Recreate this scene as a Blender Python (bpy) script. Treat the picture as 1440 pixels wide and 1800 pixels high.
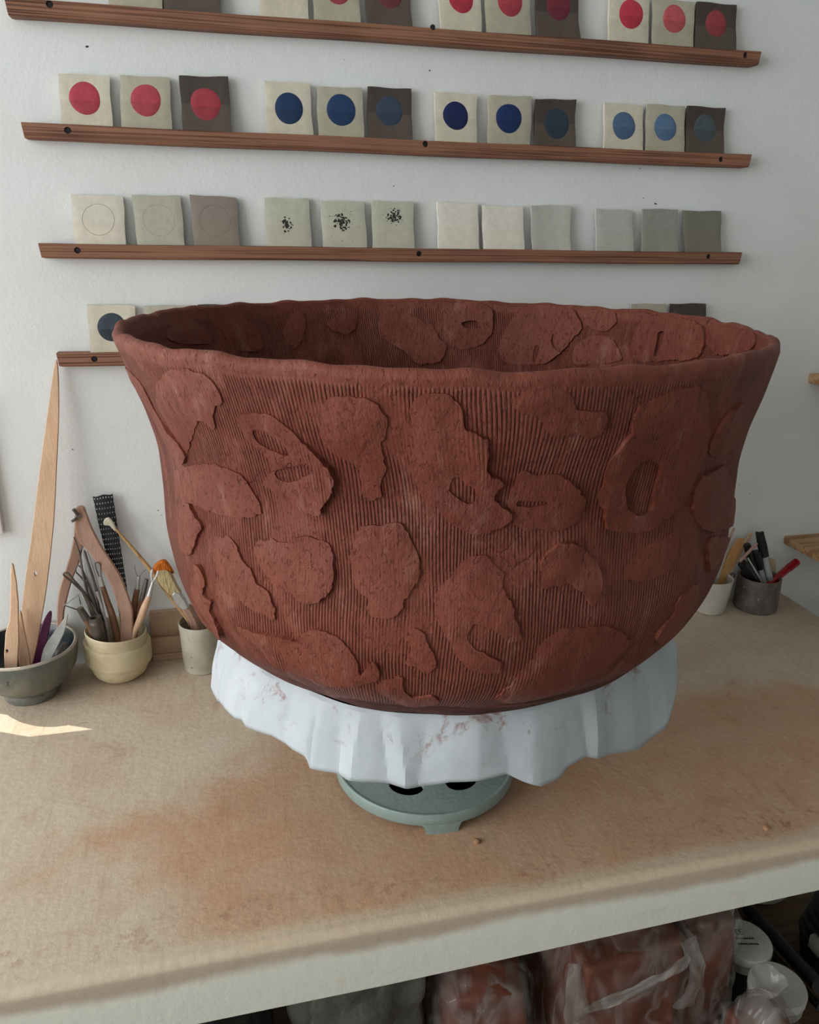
import bpy, math, random
import numpy as np
from mathutils import Vector, Matrix, noise
from mathutils.geometry import delaunay_2d_cdt

# ---------------------------------------------------------------- scene reset
for o in list(bpy.data.objects):
    bpy.data.objects.remove(o)
SC = bpy.context.scene
COL = SC.collection
random.seed(4)
RNG = np.random.default_rng(7)

# ---------------------------------------------------------------- camera
cam = bpy.data.cameras.new('camera')
cam.sensor_fit = 'HORIZONTAL'; cam.sensor_width = 36.0; cam.lens = 34.5533
cam.clip_start = 0.02; cam.clip_end = 100
camo = bpy.data.objects.new('camera', cam); COL.objects.link(camo)
PITCH, YAW, ROLL = (math.radians(a) for a in (19.12616, 14.03416, 0.95012))
fw = Vector((math.sin(YAW)*math.cos(PITCH), math.cos(YAW)*math.cos(PITCH), -math.sin(PITCH)))
rt = Vector((math.cos(YAW), -math.sin(YAW), 0)); up = rt.cross(fw)
r2 = rt*math.cos(ROLL)+up*math.sin(ROLL); u2 = -rt*math.sin(ROLL)+up*math.cos(ROLL)
camo.matrix_world = Matrix(((r2.x, u2.x, -fw.x, 0.24498), (r2.y, u2.y, -fw.y, -1.36623), (r2.z, u2.z, -fw.z, 1.63950), (0, 0, 0, 1)))
SC.camera = camo

# ---------------------------------------------------------------- light
world = bpy.data.worlds.new('world'); SC.world = world; world.use_nodes = True
bg = world.node_tree.nodes['Background']
bg.inputs[0].default_value = (0.86, 0.93, 1.0, 1); bg.inputs[1].default_value = 0.19
# sun that reaches the bench through the narrow window left of the tile ledges
SUN_DIR = Vector((0.063, -0.032, -0.093)).normalized()
sun = bpy.data.lights.new('sun_offscreen', 'SUN'); sun.energy = 7.0; sun.angle = math.radians(0.2); sun.color = (1.0, 0.93, 0.82)
suno = bpy.data.objects.new('sun_offscreen', sun); COL.objects.link(suno)
suno.rotation_euler = SUN_DIR.to_track_quat('-Z', 'Y').to_euler(); suno.location = (-3, 1.5, 4)
# daylight through the big window in the wall to the left of the bench
WIN = dict(x=-2.20, y0=-2.70, y1=-0.25, z0=1.0, z1=2.80)
sky = bpy.data.lights.new('window_left_offscreen', 'AREA'); sky.shape = 'RECTANGLE'
sky.size = WIN['y1']-WIN['y0']; sky.size_y = WIN['z1']-WIN['z0']; sky.energy = 128.0; sky.color = (0.95, 0.975, 1.0)
skyo = bpy.data.objects.new('window_left_offscreen', sky); COL.objects.link(skyo)
skyo.location = (WIN['x']-0.06, (WIN['y0']+WIN['y1'])/2, (WIN['z0']+WIN['z1'])/2)
skyo.rotation_euler = (math.radians(90), 0, math.radians(-90))
SC.view_settings.view_transform = 'Standard'; SC.view_settings.look = 'None'
SC.view_settings.exposure = -0.56; SC.view_settings.gamma = 1.0
SC.view_settings.use_curve_mapping = False

# ---------------------------------------------------------------- measured data (metres; bench top at z 0.9, tile wall at y 0)
BOWL = {"zb":1.1103,"zr":1.5448,"c":[0.5048,-0.4368,0.5123,-0.4388,0.0129],"prof":[[0.0,0.122],[0.0563,0.1861],[0.1293,0.2508],[0.2103,0.2953],[0.297,0.3255],[0.3882,0.3382],[0.4832,0.3441],[0.5814,0.3427],[0.6824,0.3427],[0.786,0.349],[0.8919,0.3622],[1.0,0.3735]]}
OUTER = [[[[225.25,0.883],[226.75,0.8976],[229.25,0.9001],[231.0,0.9001],[232.5,0.8855],[234.25,0.8636],[236.5,0.832],[238.0,0.8077],[238.75,0.7882],[238.25,0.7566],[237.25,0.7323],[236.25,0.7129],[236.0,0.6983],[233.75,0.6983],[230.5,0.7153],[227.5,0.725],[226.0,0.742],[227.25,0.7639],[228.5,0.7858],[227.5,0.8125],[225.75,0.8295],[224.75,0.8539]],[[[227.0,0.8587],[228.75,0.8636],[231.5,0.8466],[232.25,0.8198],[231.0,0.8174],[229.0,0.8247],[227.25,0.8368]],[[228.75,0.7688],[230.75,0.7882],[234.5,0.8028],[235.5,0.7955],[234.75,0.7834],[232.0,0.7615],[229.75,0.7566]]],6],[[[238.75,0.9268],[240.75,0.9487],[242.5,0.9511],[245.0,0.9487],[246.25,0.9341],[247.0,0.9122],[246.75,0.8855],[246.0,0.8612],[246.0,0.8344],[245.75,0.7979],[245.0,0.7663],[245.0,0.7469],[243.5,0.7396],[242.5,0.7542],[242.25,0.8004],[241.0,0.8198],[239.0,0.832],[237.75,0.866],[238.25,0.8976]],[],4],[[[250.0,0.9219],[250.5,0.9462],[252.0,0.9608],[253.75,0.9633],[255.25,0.9535],[256.25,0.9317],[256.5,0.9001],[257.25,0.8928],[259.25,0.8782],[259.75,0.8563],[259.25,0.8295],[259.75,0.8052],[261.75,0.7858],[260.5,0.7615],[261.5,0.742],[263.0,0.7226],[262.75,0.7007],[261.0,0.6861],[258.5,0.6788],[256.5,0.6837],[254.5,0.7031],[253.0,0.7274],[251.0,0.7518],[249.75,0.7809],[249.5,0.8271],[250.25,0.8636],[250.0,0.8976]],[[[254.5,0.7688],[255.0,0.7931],[255.75,0.7979],[256.75,0.7834],[257.75,0.7785],[258.25,0.7542],[257.5,0.7445],[256.25,0.7469]]],5],[[[262.5,0.7445],[263.0,0.7736],[263.5,0.7979],[264.25,0.8125],[266.0,0.8028],[269.0,0.8004],[271.25,0.7834],[273.0,0.7566],[273.75,0.7323],[273.0,0.7007],[271.5,0.6861],[269.75,0.6788],[267.75,0.6837],[265.0,0.6837],[263.5,0.7056],[263.25,0.725]],[[[263.75,0.7469],[265.25,0.7493],[268.0,0.742],[267.75,0.7347],[265.25,0.7347],[263.75,0.7372]]],5],[[[262.25,0.9511],[264.75,0.9778],[267.0,0.9803],[269.25,0.9657],[270.5,0.9365],[271.25,0.9292],[274.25,0.9268],[275.0,0.9122],[274.75,0.8903],[273.0,0.8757],[270.75,0.8879],[269.25,0.8782],[267.75,0.8782],[266.75,0.8952],[265.75,0.9171],[263.5,0.9292]],[],4],[[[279.25,0.8855],[279.0,0.9073],[279.75,0.9268],[281.5,0.9414],[284.0,0.9535],[287.0,0.9608],[289.5,0.956],[291.75,0.9365],[293.75,0.8806],[295.75,0.8125],[295.0,0.7469],[293.25,0.7007],[289.5,0.6642],[286.0,0.6521],[278.75,0.6642],[277.75,0.7007],[276.25,0.7372],[276.75,0.7712],[276.5,0.8028],[277.5,0.832],[278.25,0.8587]],[[[280.5,0.7712],[281.25,0.7202],[282.75,0.6983],[284.5,0.6885],[286.5,0.6983],[286.5,0.742],[286.5,0.7931],[282.75,0.8125]]],5],[[[296.25,0.8368],[296.5,0.8101],[298.75,0.7907],[302.0,0.7785],[306.25,0.7785],[309.5,0.8101],[308.75,0.8539],[304.75,0.8952],[300.5,0.8976],[297.75,0.8782],[296.75,0.8539]],[],5],[[[296.0,0.7056],[296.25,0.7323],[298.25,0.7493],[302.5,0.7518],[308.25,0.7372],[314.0,0.6764],[323.0,0.567],[314.0,0.5597],[305.75,0.5864],[300.0,0.6205],[296.75,0.6642]],[],5],[[[305.0,0.567],[305.5,0.5159],[308.75,0.4722],[313.0,0.4746],[318.75,0.5014],[319.5,0.5135],[311.5,0.5524]],[],5],[[[293.5,0.3604],[293.25,0.3847],[295.5,0.4211],[295.75,0.4625],[299.75,0.477],[302.5,0.4673],[305.5,0.426],[304.25,0.3725],[300.75,0.3506],[297.75,0.336]],[],5],[[[268.0,0.6108],[269.0,0.6399],[270.5,0.6521],[272.75,0.6496],[275.0,0.6278],[277.0,0.5986],[278.0,0.5621],[278.0,0.533],[276.75,0.5062],[275.75,0.5257],[273.75,0.55],[272.5,0.5621],[271.5,0.5548],[270.25,0.5597],[268.5,0.5573]],[],5],[[[252.75,0.5451],[254.75,0.5816],[256.0,0.6132],[257.5,0.6302],[259.5,0.6326],[261.0,0.6132],[262.5,0.5889],[262.5,0.5646],[263.75,0.533],[264.5,0.4941],[265.75,0.4503],[264.25,0.4406],[261.75,0.4697],[259.5,0.4843],[258.25,0.477],[258.25,0.4357],[261.5,0.4041],[263.5,0.3822],[262.75,0.3579],[259.0,0.3676],[256.25,0.4065],[254.25,0.4625],[252.75,0.5014]],[],4],[[[264.25,0.268],[266.0,0.3166],[267.0,0.3555],[268.5,0.3895],[269.0,0.4187],[270.25,0.4381],[272.5,0.4552],[274.75,0.4552],[279.75,0.4454],[283.75,0.4211],[286.5,0.3749],[284.75,0.3287],[281.0,0.2923],[278.25,0.2631],[273.75,0.2364],[269.0,0.2315]],[],4],[[[282.75,0.5475],[284.25,0.5864],[287.0,0.6132],[290.25,0.6229],[292.0,0.6326],[294.0,0.6059],[293.0,0.5621],[290.5,0.5378],[286.5,0.533]],[],2.5],[[[242.0,0.6813],[245.0,0.6861],[247.25,0.6934],[248.5,0.6813],[249.0,0.6594],[250.0,0.6278],[250.5,0.5889],[249.75,0.5646],[248.5,0.5378],[247.5,0.4989],[245.75,0.4868],[243.75,0.4843],[242.5,0.4965],[243.0,0.5208],[241.75,0.533],[240.5,0.5573],[240.0,0.6132],[240.75,0.6472]],[],4.5],[[[222.75,0.5743],[223.25,0.5962],[224.75,0.6132],[226.5,0.618],[227.75,0.6132],[229.75,0.6229],[232.25,0.6424],[234.0,0.6424],[236.0,0.6375],[237.0,0.6253],[237.5,0.6035],[237.25,0.5597],[237.0,0.5354],[235.5,0.5086],[233.5,0.4941],[231.75,0.4916],[229.75,0.5062],[227.5,0.5062],[225.25,0.5257],[224.0,0.5475]],[],5],[[[212.75,0.5597],[214.25,0.584],[217.25,0.5937],[218.75,0.584],[220.0,0.5548],[222.0,0.5354],[223.0,0.5086],[225.25,0.4916],[226.5,0.4673],[226.5,0.4284],[224.0,0.4357],[220.75,0.4406],[217.25,0.4697],[214.5,0.4965],[213.0,0.5232]],[],4],[[[217.25,0.3701],[220.75,0.3749],[224.25,0.3847],[228.0,0.3871],[230.5,0.3847],[231.75,0.4138],[233.75,0.4309],[236.0,0.4333],[238.25,0.4236],[240.0,0.3968],[241.0,0.3701],[241.75,0.3336],[242.75,0.3628],[244.25,0.3701],[244.75,0.3409],[243.75,0.319],[241.25,0.3044],[238.75,0.2898],[236.25,0.2874],[232.5,0.2461],[230.5,0.2704],[227.5,0.2801],[223.5,0.2971],[221.25,0.3312],[218.0,0.3531]],[],5.5],[[[249.0,0.4503],[250.0,0.4673],[251.0,0.4576],[252.0,0.4357],[253.0,0.4017],[253.5,0.3725],[252.0,0.3531],[250.0,0.3701],[248.75,0.3749],[249.25,0.4041]],[],3.5],[[[208.25,0.4965],[210.0,0.4819],[210.0,0.4479],[208.75,0.4187],[211.0,0.4114],[209.75,0.3798],[210.5,0.3604],[211.25,0.3239],[210.5,0.302],[208.75,0.3093],[206.75,0.3312],[204.25,0.3628],[204.0,0.3992],[206.5,0.4552]],[],6],[[[200.25,0.5913],[206.5,0.6375],[207.25,0.6351],[209.5,0.6108],[210.5,0.5962],[208.75,0.5646],[207.0,0.5305],[204.25,0.4965],[200.5,0.5014],[199.0,0.5403]],[],6],[[[207.75,0.9171],[213.75,0.9608],[219.75,0.9706],[222.5,0.956],[223.25,0.9317],[222.75,0.9073],[220.75,0.8879],[219.0,0.8466],[216.0,0.8563],[207.75,0.7542],[204.75,0.8271],[204.5,0.8709]],[],2.5],[[[188.25,0.9122],[198.25,0.9025],[200.25,0.8368],[205.75,0.8004],[208.5,0.7688],[207.0,0.7347],[202.25,0.742],[193.25,0.7688],[189.25,0.8514]],[],5],[[[243.75,0.2971],[247.25,0.3336],[248.25,0.3287],[248.75,0.285],[250.25,0.268],[253.5,0.2826],[254.25,0.2461],[250.25,0.2193],[246.25,0.2437]],[],3.5],[[[198.25,0.6813],[212.25,0.7493],[220.75,0.7566],[223.25,0.725],[224.75,0.674],[219.25,0.6472],[209.0,0.6399],[201.25,0.6424]],[],2.5]]
INNER = [[[[73.25,0.973],[69.75,0.9876],[64.5,0.99],[61.0,0.9681],[60.5,0.9268],[61.25,0.8733],[64.0,0.8368],[68.75,0.8198],[72.75,0.8417],[74.0,0.8855]],[[[69.0,0.9146],[67.0,0.9244],[65.25,0.9244],[64.5,0.9146],[65.0,0.8976],[66.25,0.9025],[67.75,0.8952]]],5],[[[58.5,0.849],[56.75,0.9098],[53.5,0.9657],[49.75,0.99],[44.5,0.99],[40.0,0.9851],[37.0,0.9462],[36.75,0.9122],[39.0,0.8757],[40.0,0.8539],[41.75,0.8223],[45.0,0.7955],[51.25,0.7809],[56.25,0.7809],[58.5,0.815]],[[[44.5,0.8903],[43.5,0.8879],[43.0,0.8636],[41.0,0.8344],[41.75,0.8295],[44.0,0.8514]],[[49.25,0.8125],[48.75,0.8466],[47.5,0.8417],[47.75,0.8223],[48.25,0.7931],[49.0,0.7907]]],5],[[[35.5,0.9706],[32.0,0.99],[28.5,0.9876],[27.25,0.9633],[28.5,0.9292],[31.75,0.9171],[34.75,0.9317]],[],4],[[[38.0,0.8514],[33.75,0.9001],[28.0,0.8976],[24.75,0.8612],[24.0,0.8271],[32.25,0.8052],[37.25,0.8028]],[],4],[[[21.75,0.9146],[19.25,0.973],[13.75,0.99],[5.75,0.99],[0.0,0.9706],[-1.5,0.9219],[0.5,0.8782],[10.0,0.8514],[19.5,0.8417]],[[[14.0,0.9341],[12.25,0.9389],[12.0,0.8903],[13.0,0.8612],[13.75,0.8636],[13.75,0.8952]]],5],[[[88.75,0.9803],[83.25,0.9438],[77.5,0.9098],[75.25,0.8587],[73.25,0.8247],[75.25,0.7785],[81.0,0.7688],[85.5,0.8125],[90.75,0.8587],[91.5,0.9025]],[],5],[[[134.25,0.9681],[128.75,0.9487],[125.75,0.8879],[127.0,0.8417],[134.75,0.8539],[136.75,0.9171]],[],4],[[[117.75,0.9146],[113.0,0.9706],[111.5,0.9341],[113.5,0.8684],[116.5,0.8393],[118.5,0.8733]],[],4],[[[156.5,0.9462],[147.75,0.9681],[143.0,0.9341],[142.25,0.8879],[151.25,0.8976],[157.5,0.9219]],[],4],[[[105.75,0.9146],[101.0,0.9487],[97.0,0.9462],[98.5,0.8855],[102.0,0.8782]],[],4],[[[0.25,0.9778],[-12.25,0.99],[-23.25,0.99],[-23.0,0.9487],[-6.25,0.9073]],[],4]]
PAPER = [[200.2,0.285,1.196],[195.6,0.285,1.1487],[188.6,0.285,1.0866],[205.0,0.285,1.1093],[218.3,0.285,1.1192],[224.4,0.285,1.1143],[228.6,0.285,1.1134],[228.8,0.285,1.1014],[234.9,0.285,1.1026],[238.1,0.285,1.1012],[244.2,0.285,1.102],[252.8,0.285,1.1001],[259.9,0.285,1.1078],[265.7,0.285,1.1078],[272.4,0.285,1.109],[275.8,0.285,1.0988],[279.9,0.285,1.0895],[285.4,0.285,1.0886],[288.2,0.285,1.0969],[293.5,0.285,1.0972],[305.1,0.285,1.0758],[320.8,0.295,1.05],[323.8,0.315,1.0687],[320.3,0.325,1.1076],[319.2,0.335,1.1418],[320.9,0.327,1.1529],[319.8,0.325,1.1921]]
RAILS = [[[-0.0029,1.9437],[1.1887,1.9526]],[[-0.0026,1.7891],[1.199,1.7914]],[[-0.0008,1.6248],[1.2085,1.6259]],[[0.0043,1.4616],[1.2095,1.4616]]]
TILES = [[0,[[0.1324,1.9447],[0.2052,1.9453],[0.2062,2.0184],[0.1342,2.0176]],None,"b"],[0,[[0.2076,1.9453],[0.2867,1.9459],[0.2868,2.0197],[0.2086,2.0186]],None,"d"],[0,[[0.343,1.9463],[0.4147,1.9468],[0.4133,2.0239],[0.3424,2.0215]],[0.3802,1.9907,0.0201],"c"],[0,[[0.4223,1.9469],[0.4928,1.9474],[0.4904,2.0245],[0.4208,2.0231]],[0.4593,1.9896,0.0195],"b"],[0,[[0.5024,1.9475],[0.5733,1.948],[0.5699,2.0251],[0.4999,2.0231]],[0.5392,1.9913,0.0198],"d"],[0,[[0.6195,1.9483],[0.6861,1.9488],[0.6814,2.0251],[0.6156,2.0243]],[0.6519,1.9922,0.0194],"c"],[0,[[0.6946,1.9489],[0.7689,1.9495],[0.7632,2.0247],[0.6899,2.0235]],[0.7321,1.9943,0.0205],"b"],[0,[[0.7796,1.9495],[0.8534,1.9501],[0.8467,2.0234],[0.7739,2.0225]],[0.8148,1.9957,0.0208],"d"],[0,[[0.9047,1.9505],[0.9758,1.951],[0.9743,2.0188],[0.9031,2.0175]],[0.9421,1.9921,0.0214],"c"],[0,[[0.9841,1.9511],[1.0594,1.9516],[1.058,2.0194],[0.9815,2.0186]],[1.0212,1.9912,0.0207],"b"],[0,[[1.0628,1.9517],[1.1413,1.9522],[1.1365,2.0202],[1.0621,2.0205]],[1.1004,1.9901,0.0201],"d"],[1,[[0.0508,1.7892],[0.1222,1.7893],[0.1228,1.8575],[0.053,1.8568]],[0.0865,1.8257,0.0219],"c"],[1,[[0.1333,1.7894],[0.2055,1.7895],[0.2069,1.86],[0.1379,1.8591]],[0.1713,1.8271,0.0218],"b"],[1,[[0.2215,1.7895],[0.2928,1.7897],[0.2926,1.8656],[0.2209,1.863]],[0.2568,1.8264,0.0218],"d"],[1,[[0.3453,1.7898],[0.4174,1.7899],[0.415,1.8636],[0.3464,1.8633]],[0.3812,1.8267,0.0223],"c"],[1,[[0.4259,1.7899],[0.4975,1.7901],[0.4962,1.8617],[0.4259,1.8599]],[0.4624,1.8283,0.0226],"b"],[1,[[0.5048,1.7901],[0.5762,1.7902],[0.5749,1.8643],[0.5053,1.8641]],[0.5396,1.8308,0.0216],"d"],[1,[[0.6159,1.7903],[0.6853,1.7904],[0.6853,1.862],[0.6137,1.8627]],[0.6491,1.8291,0.0211],"c"],[1,[[0.7055,1.7905],[0.7782,1.7906],[0.7799,1.8644],[0.7051,1.8626]],[0.7397,1.8291,0.0219],"b"],[1,[[0.7859,1.7906],[0.8602,1.7908],[0.858,1.8638],[0.7862,1.861]],[0.8255,1.8258,0.0228],"d"],[1,[[0.9132,1.7909],[0.9865,1.791],[0.9832,1.861],[0.9105,1.8622]],[0.9479,1.8278,0.0218],"c"],[1,[[0.9919,1.791],[1.0662,1.7911],[1.0617,1.8636],[0.9898,1.8644]],[1.0266,1.8287,0.0216],"b"],[1,[[1.0695,1.7912],[1.144,1.7913],[1.1408,1.8644],[1.067,1.8652]],[1.1049,1.8312,0.0219],"d"],[2,[[0.0502,1.6248],[0.1234,1.6249],[0.1256,1.6946],[0.0516,1.6954]],[0.0874,1.6604,0.0225],"w"],[2,[[0.141,1.6249],[0.2114,1.625],[0.2106,1.6976],[0.1386,1.6969]],[0.1753,1.6609,0.0229],"g"],[2,[[0.2262,1.625],[0.2957,1.6251],[0.295,1.6974],[0.2243,1.6996]],[0.2597,1.6627,0.0232],"m"],[2,[[0.3377,1.6251],[0.4106,1.6252],[0.4085,1.6987],[0.3382,1.6981]],[0.3717,1.6585,0.0137],"s"],[2,[[0.4301,1.6252],[0.5026,1.6253],[0.4988,1.6967],[0.4281,1.6962]],[0.4612,1.6637,0.0241],"s"],[2,[[0.5122,1.6253],[0.583,1.6253],[0.582,1.698],[0.5111,1.6979]],[0.5484,1.6742,0.0188],"s"],[2,[[0.625,1.6254],[0.6976,1.6254],[0.6948,1.6977],[0.623,1.699]],None,"v"],[2,[[0.7053,1.6254],[0.7794,1.6255],[0.7748,1.6955],[0.7025,1.6956]],None,"v"],[2,[[0.7947,1.6255],[0.8657,1.6256],[0.864,1.6995],[0.7903,1.6977]],None,"vg"],[2,[[0.9164,1.6256],[0.9888,1.6257],[0.9823,1.6944],[0.9119,1.6951]],None,"h"],[2,[[1.0055,1.6257],[1.077,1.6258],[1.0722,1.6979],[1.0021,1.6972]],None,"h2"],[2,[[1.0939,1.6258],[1.1657,1.6259],[1.1606,1.697],[1.0845,1.6958]],None,"h3"],[3,[[0.0551,1.4616],[0.1268,1.4616],[0.1278,1.5331],[0.0561,1.5346]],[0.0906,1.4998,0.0221],"c"],[3,[[0.1399,1.4616],[0.21,1.4616],[0.2107,1.5324],[0.1411,1.5326]],[0.1763,1.4977,0.022],"b"],[3,[[0.2253,1.4616],[0.2976,1.4616],[0.2983,1.5335],[0.2251,1.5342]],[0.2623,1.4969,0.0224],"d"],[3,[[1.0039,1.4616],[1.0776,1.4616],[1.0732,1.5328],[1.0005,1.533]],[1.0391,1.4936,0.0223],"b"],[3,[[1.086,1.4616],[1.1604,1.4616],[1.1554,1.5336],[1.0815,1.5328]],[1.1204,1.4928,0.0226],"d"]]
HOLES = [[[0.0544,1.9398],[0.6062,1.9499],[1.1588,1.9452]],[[0.0592,1.7814],[0.5973,1.7848],[1.1384,1.7817]],[[0.0534,1.6157],[0.5903,1.6169],[1.1394,1.6181]],[[0.0599,1.4517],[1.112,1.4354]]]
CHIPS = [[0.0954,1.8947,2.2],[0.6071,1.8938,2.2],[0.9939,1.7637,2],[1.0314,1.7068,2.5],[0.0069,1.3003,1.6],[0.5503,1.722,1.4],[1.0065,1.7156,1.2],[0.47,1.9007,1.0],[0.138,1.1759,1.6],[0.133,1.1847,1.4],[1.2992,1.1627,1.4],[1.3275,1.1422,1.6]]
PL = {"knifeA":[[-0.0901,-0.0958,1.137],[-0.0868,-0.095,1.1414],[-0.0854,-0.0969,1.1302],[-0.085,-0.1057,1.0773],[-0.0987,-0.125,0.9599],[-0.1171,-0.125,0.9622],[-0.1092,-0.1139,1.03],[-0.1012,-0.1105,1.0498],[-0.0951,-0.1026,1.0969]],"knifeB":[[-0.0882,-0.09,1.0579],[-0.0853,-0.0962,1.0317],[-0.0794,-0.115,0.9516],[-0.0972,-0.115,0.9539],[-0.0946,-0.0984,1.0235]],"slat":[[-0.0005,-0.012,1.446],[0.0034,-0.0125,1.4433],[0.0002,-0.0217,1.3905],[-0.0057,-0.031,1.3371],[-0.0134,-0.0402,1.2831],[-0.0262,-0.0554,1.1933],[-0.0465,-0.0723,1.0909],[-0.0609,-0.0817,1.0334],[-0.084,-0.095,0.9514],[-0.0996,-0.095,0.9534],[-0.0877,-0.0779,1.0603],[-0.0633,-0.0603,1.1662],[-0.038,-0.0402,1.2843],[-0.0217,-0.0279,1.3556],[-0.01,-0.0186,1.4085]],"purple":[[-0.0529,-0.055,1.0353],[-0.0495,-0.0556,1.0331],[-0.0515,-0.0602,1.0184],[-0.061,-0.0712,0.9842],[-0.0748,-0.085,0.9413],[-0.0905,-0.085,0.9432],[-0.081,-0.074,0.9772],[-0.0703,-0.0654,1.0038],[-0.0608,-0.0585,1.025]],"whiterib":[[-0.023,-0.065,1.0317],[-0.0246,-0.0695,1.0203],[-0.0312,-0.0775,1.0004],[-0.048,-0.0896,0.9711],[-0.0626,-0.1,0.9462],[-0.0713,-0.1,0.9473],[-0.0663,-0.0896,0.9732],[-0.0583,-0.0827,0.99],[-0.0364,-0.0716,1.0161]],"chip":[[-0.0427,-0.0513,0.9682],[-0.0343,-0.05,0.971],[-0.033,-0.0523,0.9643],[-0.0462,-0.06,0.9434],[-0.0552,-0.06,0.9445]],"armR":[[0.004,-0.0307,1.2067],[0.0106,-0.03,1.211],[0.0176,-0.0301,1.2096],[0.0205,-0.0312,1.2027],[0.0277,-0.0356,1.1734],[0.0416,-0.0409,1.1373],[0.0533,-0.0442,1.1147],[0.0657,-0.048,1.0878],[0.0742,-0.0524,1.0569],[0.0796,-0.056,1.0321],[0.0795,-0.0595,1.0075],[0.0715,-0.07,0.9348],[0.0538,-0.07,0.937],[0.0591,-0.0595,1.0097],[0.0565,-0.056,1.0344],[0.0495,-0.0508,1.0703],[0.0404,-0.0477,1.092],[0.028,-0.0442,1.1168],[0.0138,-0.0409,1.1395],[0.0035,-0.0389,1.1539],[0.002,-0.0356,1.1752],[0.003,-0.0324,1.1962]],"armL":[[0.0017,-0.0219,1.1978],[0.0088,-0.022,1.2044],[0.0142,-0.0219,1.197],[0.0104,-0.0213,1.156],[0.0023,-0.0207,1.1178],[-0.0089,-0.0204,1.0922],[-0.0202,-0.02,1.0662],[-0.0315,-0.0195,1.0335],[-0.0402,-0.0191,1.0],[-0.0481,-0.018,0.9202],[-0.0602,-0.018,0.9216],[-0.0517,-0.019,0.9979],[-0.0461,-0.0195,1.0349],[-0.0379,-0.0199,1.0646],[-0.0235,-0.0205,1.0998],[-0.0114,-0.0209,1.1326],[-0.003,-0.0214,1.1653]],"rasp":[[0.0309,-0.0128,1.2202],[0.0629,-0.012,1.2231],[0.0657,-0.0202,1.1703],[0.0692,-0.0291,1.1125],[0.0723,-0.0369,1.0609],[0.0725,-0.055,0.9377],[0.0555,-0.055,0.9398],[0.0558,-0.0446,1.0104],[0.0505,-0.0369,1.0629],[0.0421,-0.0266,1.1306],[0.0358,-0.0201,1.1734]],"steel":[[0.0014,-0.0604,1.0622],[0.0078,-0.06,1.0635],[0.027,-0.0681,1.0216],[0.0305,-0.075,0.9868],[0.0214,-0.075,0.9878],[0.0121,-0.0671,1.0281]],"silver":[[0.008,-0.0357,1.1255],[0.0137,-0.035,1.1289],[0.0214,-0.0456,1.0706],[0.0292,-0.06,0.9901],[0.02,-0.06,0.9911],[0.0105,-0.0456,1.0716]],"bristle":[[0.1275,-0.0452,1.0918],[0.1371,-0.045,1.0931],[0.1463,-0.0452,1.0902],[0.1583,-0.0482,1.059],[0.1631,-0.0494,1.046],[0.1474,-0.05,1.0412],[0.126,-0.0471,1.0724]],"tip":[[0.1199,-0.045,1.0967],[0.1297,-0.045,1.1065],[0.1403,-0.045,1.1088],[0.1479,-0.045,1.0975],[0.1534,-0.045,1.083],[0.1461,-0.045,1.0869],[0.1368,-0.045,1.0899],[0.1272,-0.045,1.0886]],"tip2":[[0.1146,-0.0206,1.0793],[0.1192,-0.0201,1.0885],[0.1251,-0.02,1.0901],[0.1303,-0.0203,1.0833],[0.1278,-0.0207,1.076],[0.1177,-0.021,1.0705]],"ferrule":[[0.1458,-0.0504,1.0459],[0.1597,-0.05,1.0509],[0.1747,-0.0517,1.0194],[0.159,-0.052,1.0167]],"bhandle":[[0.1601,-0.0522,1.0188],[0.1738,-0.052,1.0196],[0.1855,-0.0541,0.9926],[0.1943,-0.0576,0.9479],[0.1802,-0.058,0.944],[0.1727,-0.0543,0.9917]],"sticktip":[[0.0459,-0.0306,1.1805],[0.0501,-0.0301,1.1862],[0.0556,-0.03,1.1868],[0.0605,-0.0305,1.1805],[0.0655,-0.0317,1.1661],[0.0625,-0.032,1.1634],[0.0552,-0.0312,1.1729],[0.0472,-0.0311,1.1745]],"spat":[[1.2517,-0.0321,0.9714],[1.2666,-0.0282,0.9974],[1.2914,-0.0218,1.0397],[1.3031,-0.02,1.0511],[1.3144,-0.0202,1.049],[1.3163,-0.0211,1.0427],[1.302,-0.0263,1.008],[1.2783,-0.0321,0.9691],[1.2699,-0.035,0.9498],[1.2447,-0.035,0.9522]],"strip":[[1.3305,-0.015,1.0575],[1.3392,-0.0153,1.0544],[1.3282,-0.0179,1.0353],[1.3013,-0.0245,0.9876],[1.285,-0.03,0.9462],[1.2709,-0.03,0.9475],[1.2867,-0.0259,0.9776],[1.3099,-0.0202,1.0194]],"scraper":[[1.2704,-0.03,1.0329],[1.2748,-0.0305,1.0289],[1.263,-0.0347,1.0004],[1.2531,-0.04,0.9642],[1.242,-0.04,0.9652],[1.2582,-0.0333,1.0106]],"cap":[[1.332,-0.0357,1.065],[1.336,-0.0351,1.0677],[1.3458,-0.035,1.0676],[1.3488,-0.0357,1.0638],[1.3634,-0.0443,1.0155],[1.3457,-0.045,1.0133]],"gstrip":[[1.3067,-0.0502,1.0173],[1.3108,-0.05,1.0182],[1.357,-0.06,0.9529],[1.3499,-0.06,0.9536]],"beige":[[1.3778,-0.03,1.0032],[1.3945,-0.0302,1.0006],[1.4031,-0.04,0.9397],[1.3842,-0.04,0.9415]]}
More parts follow.
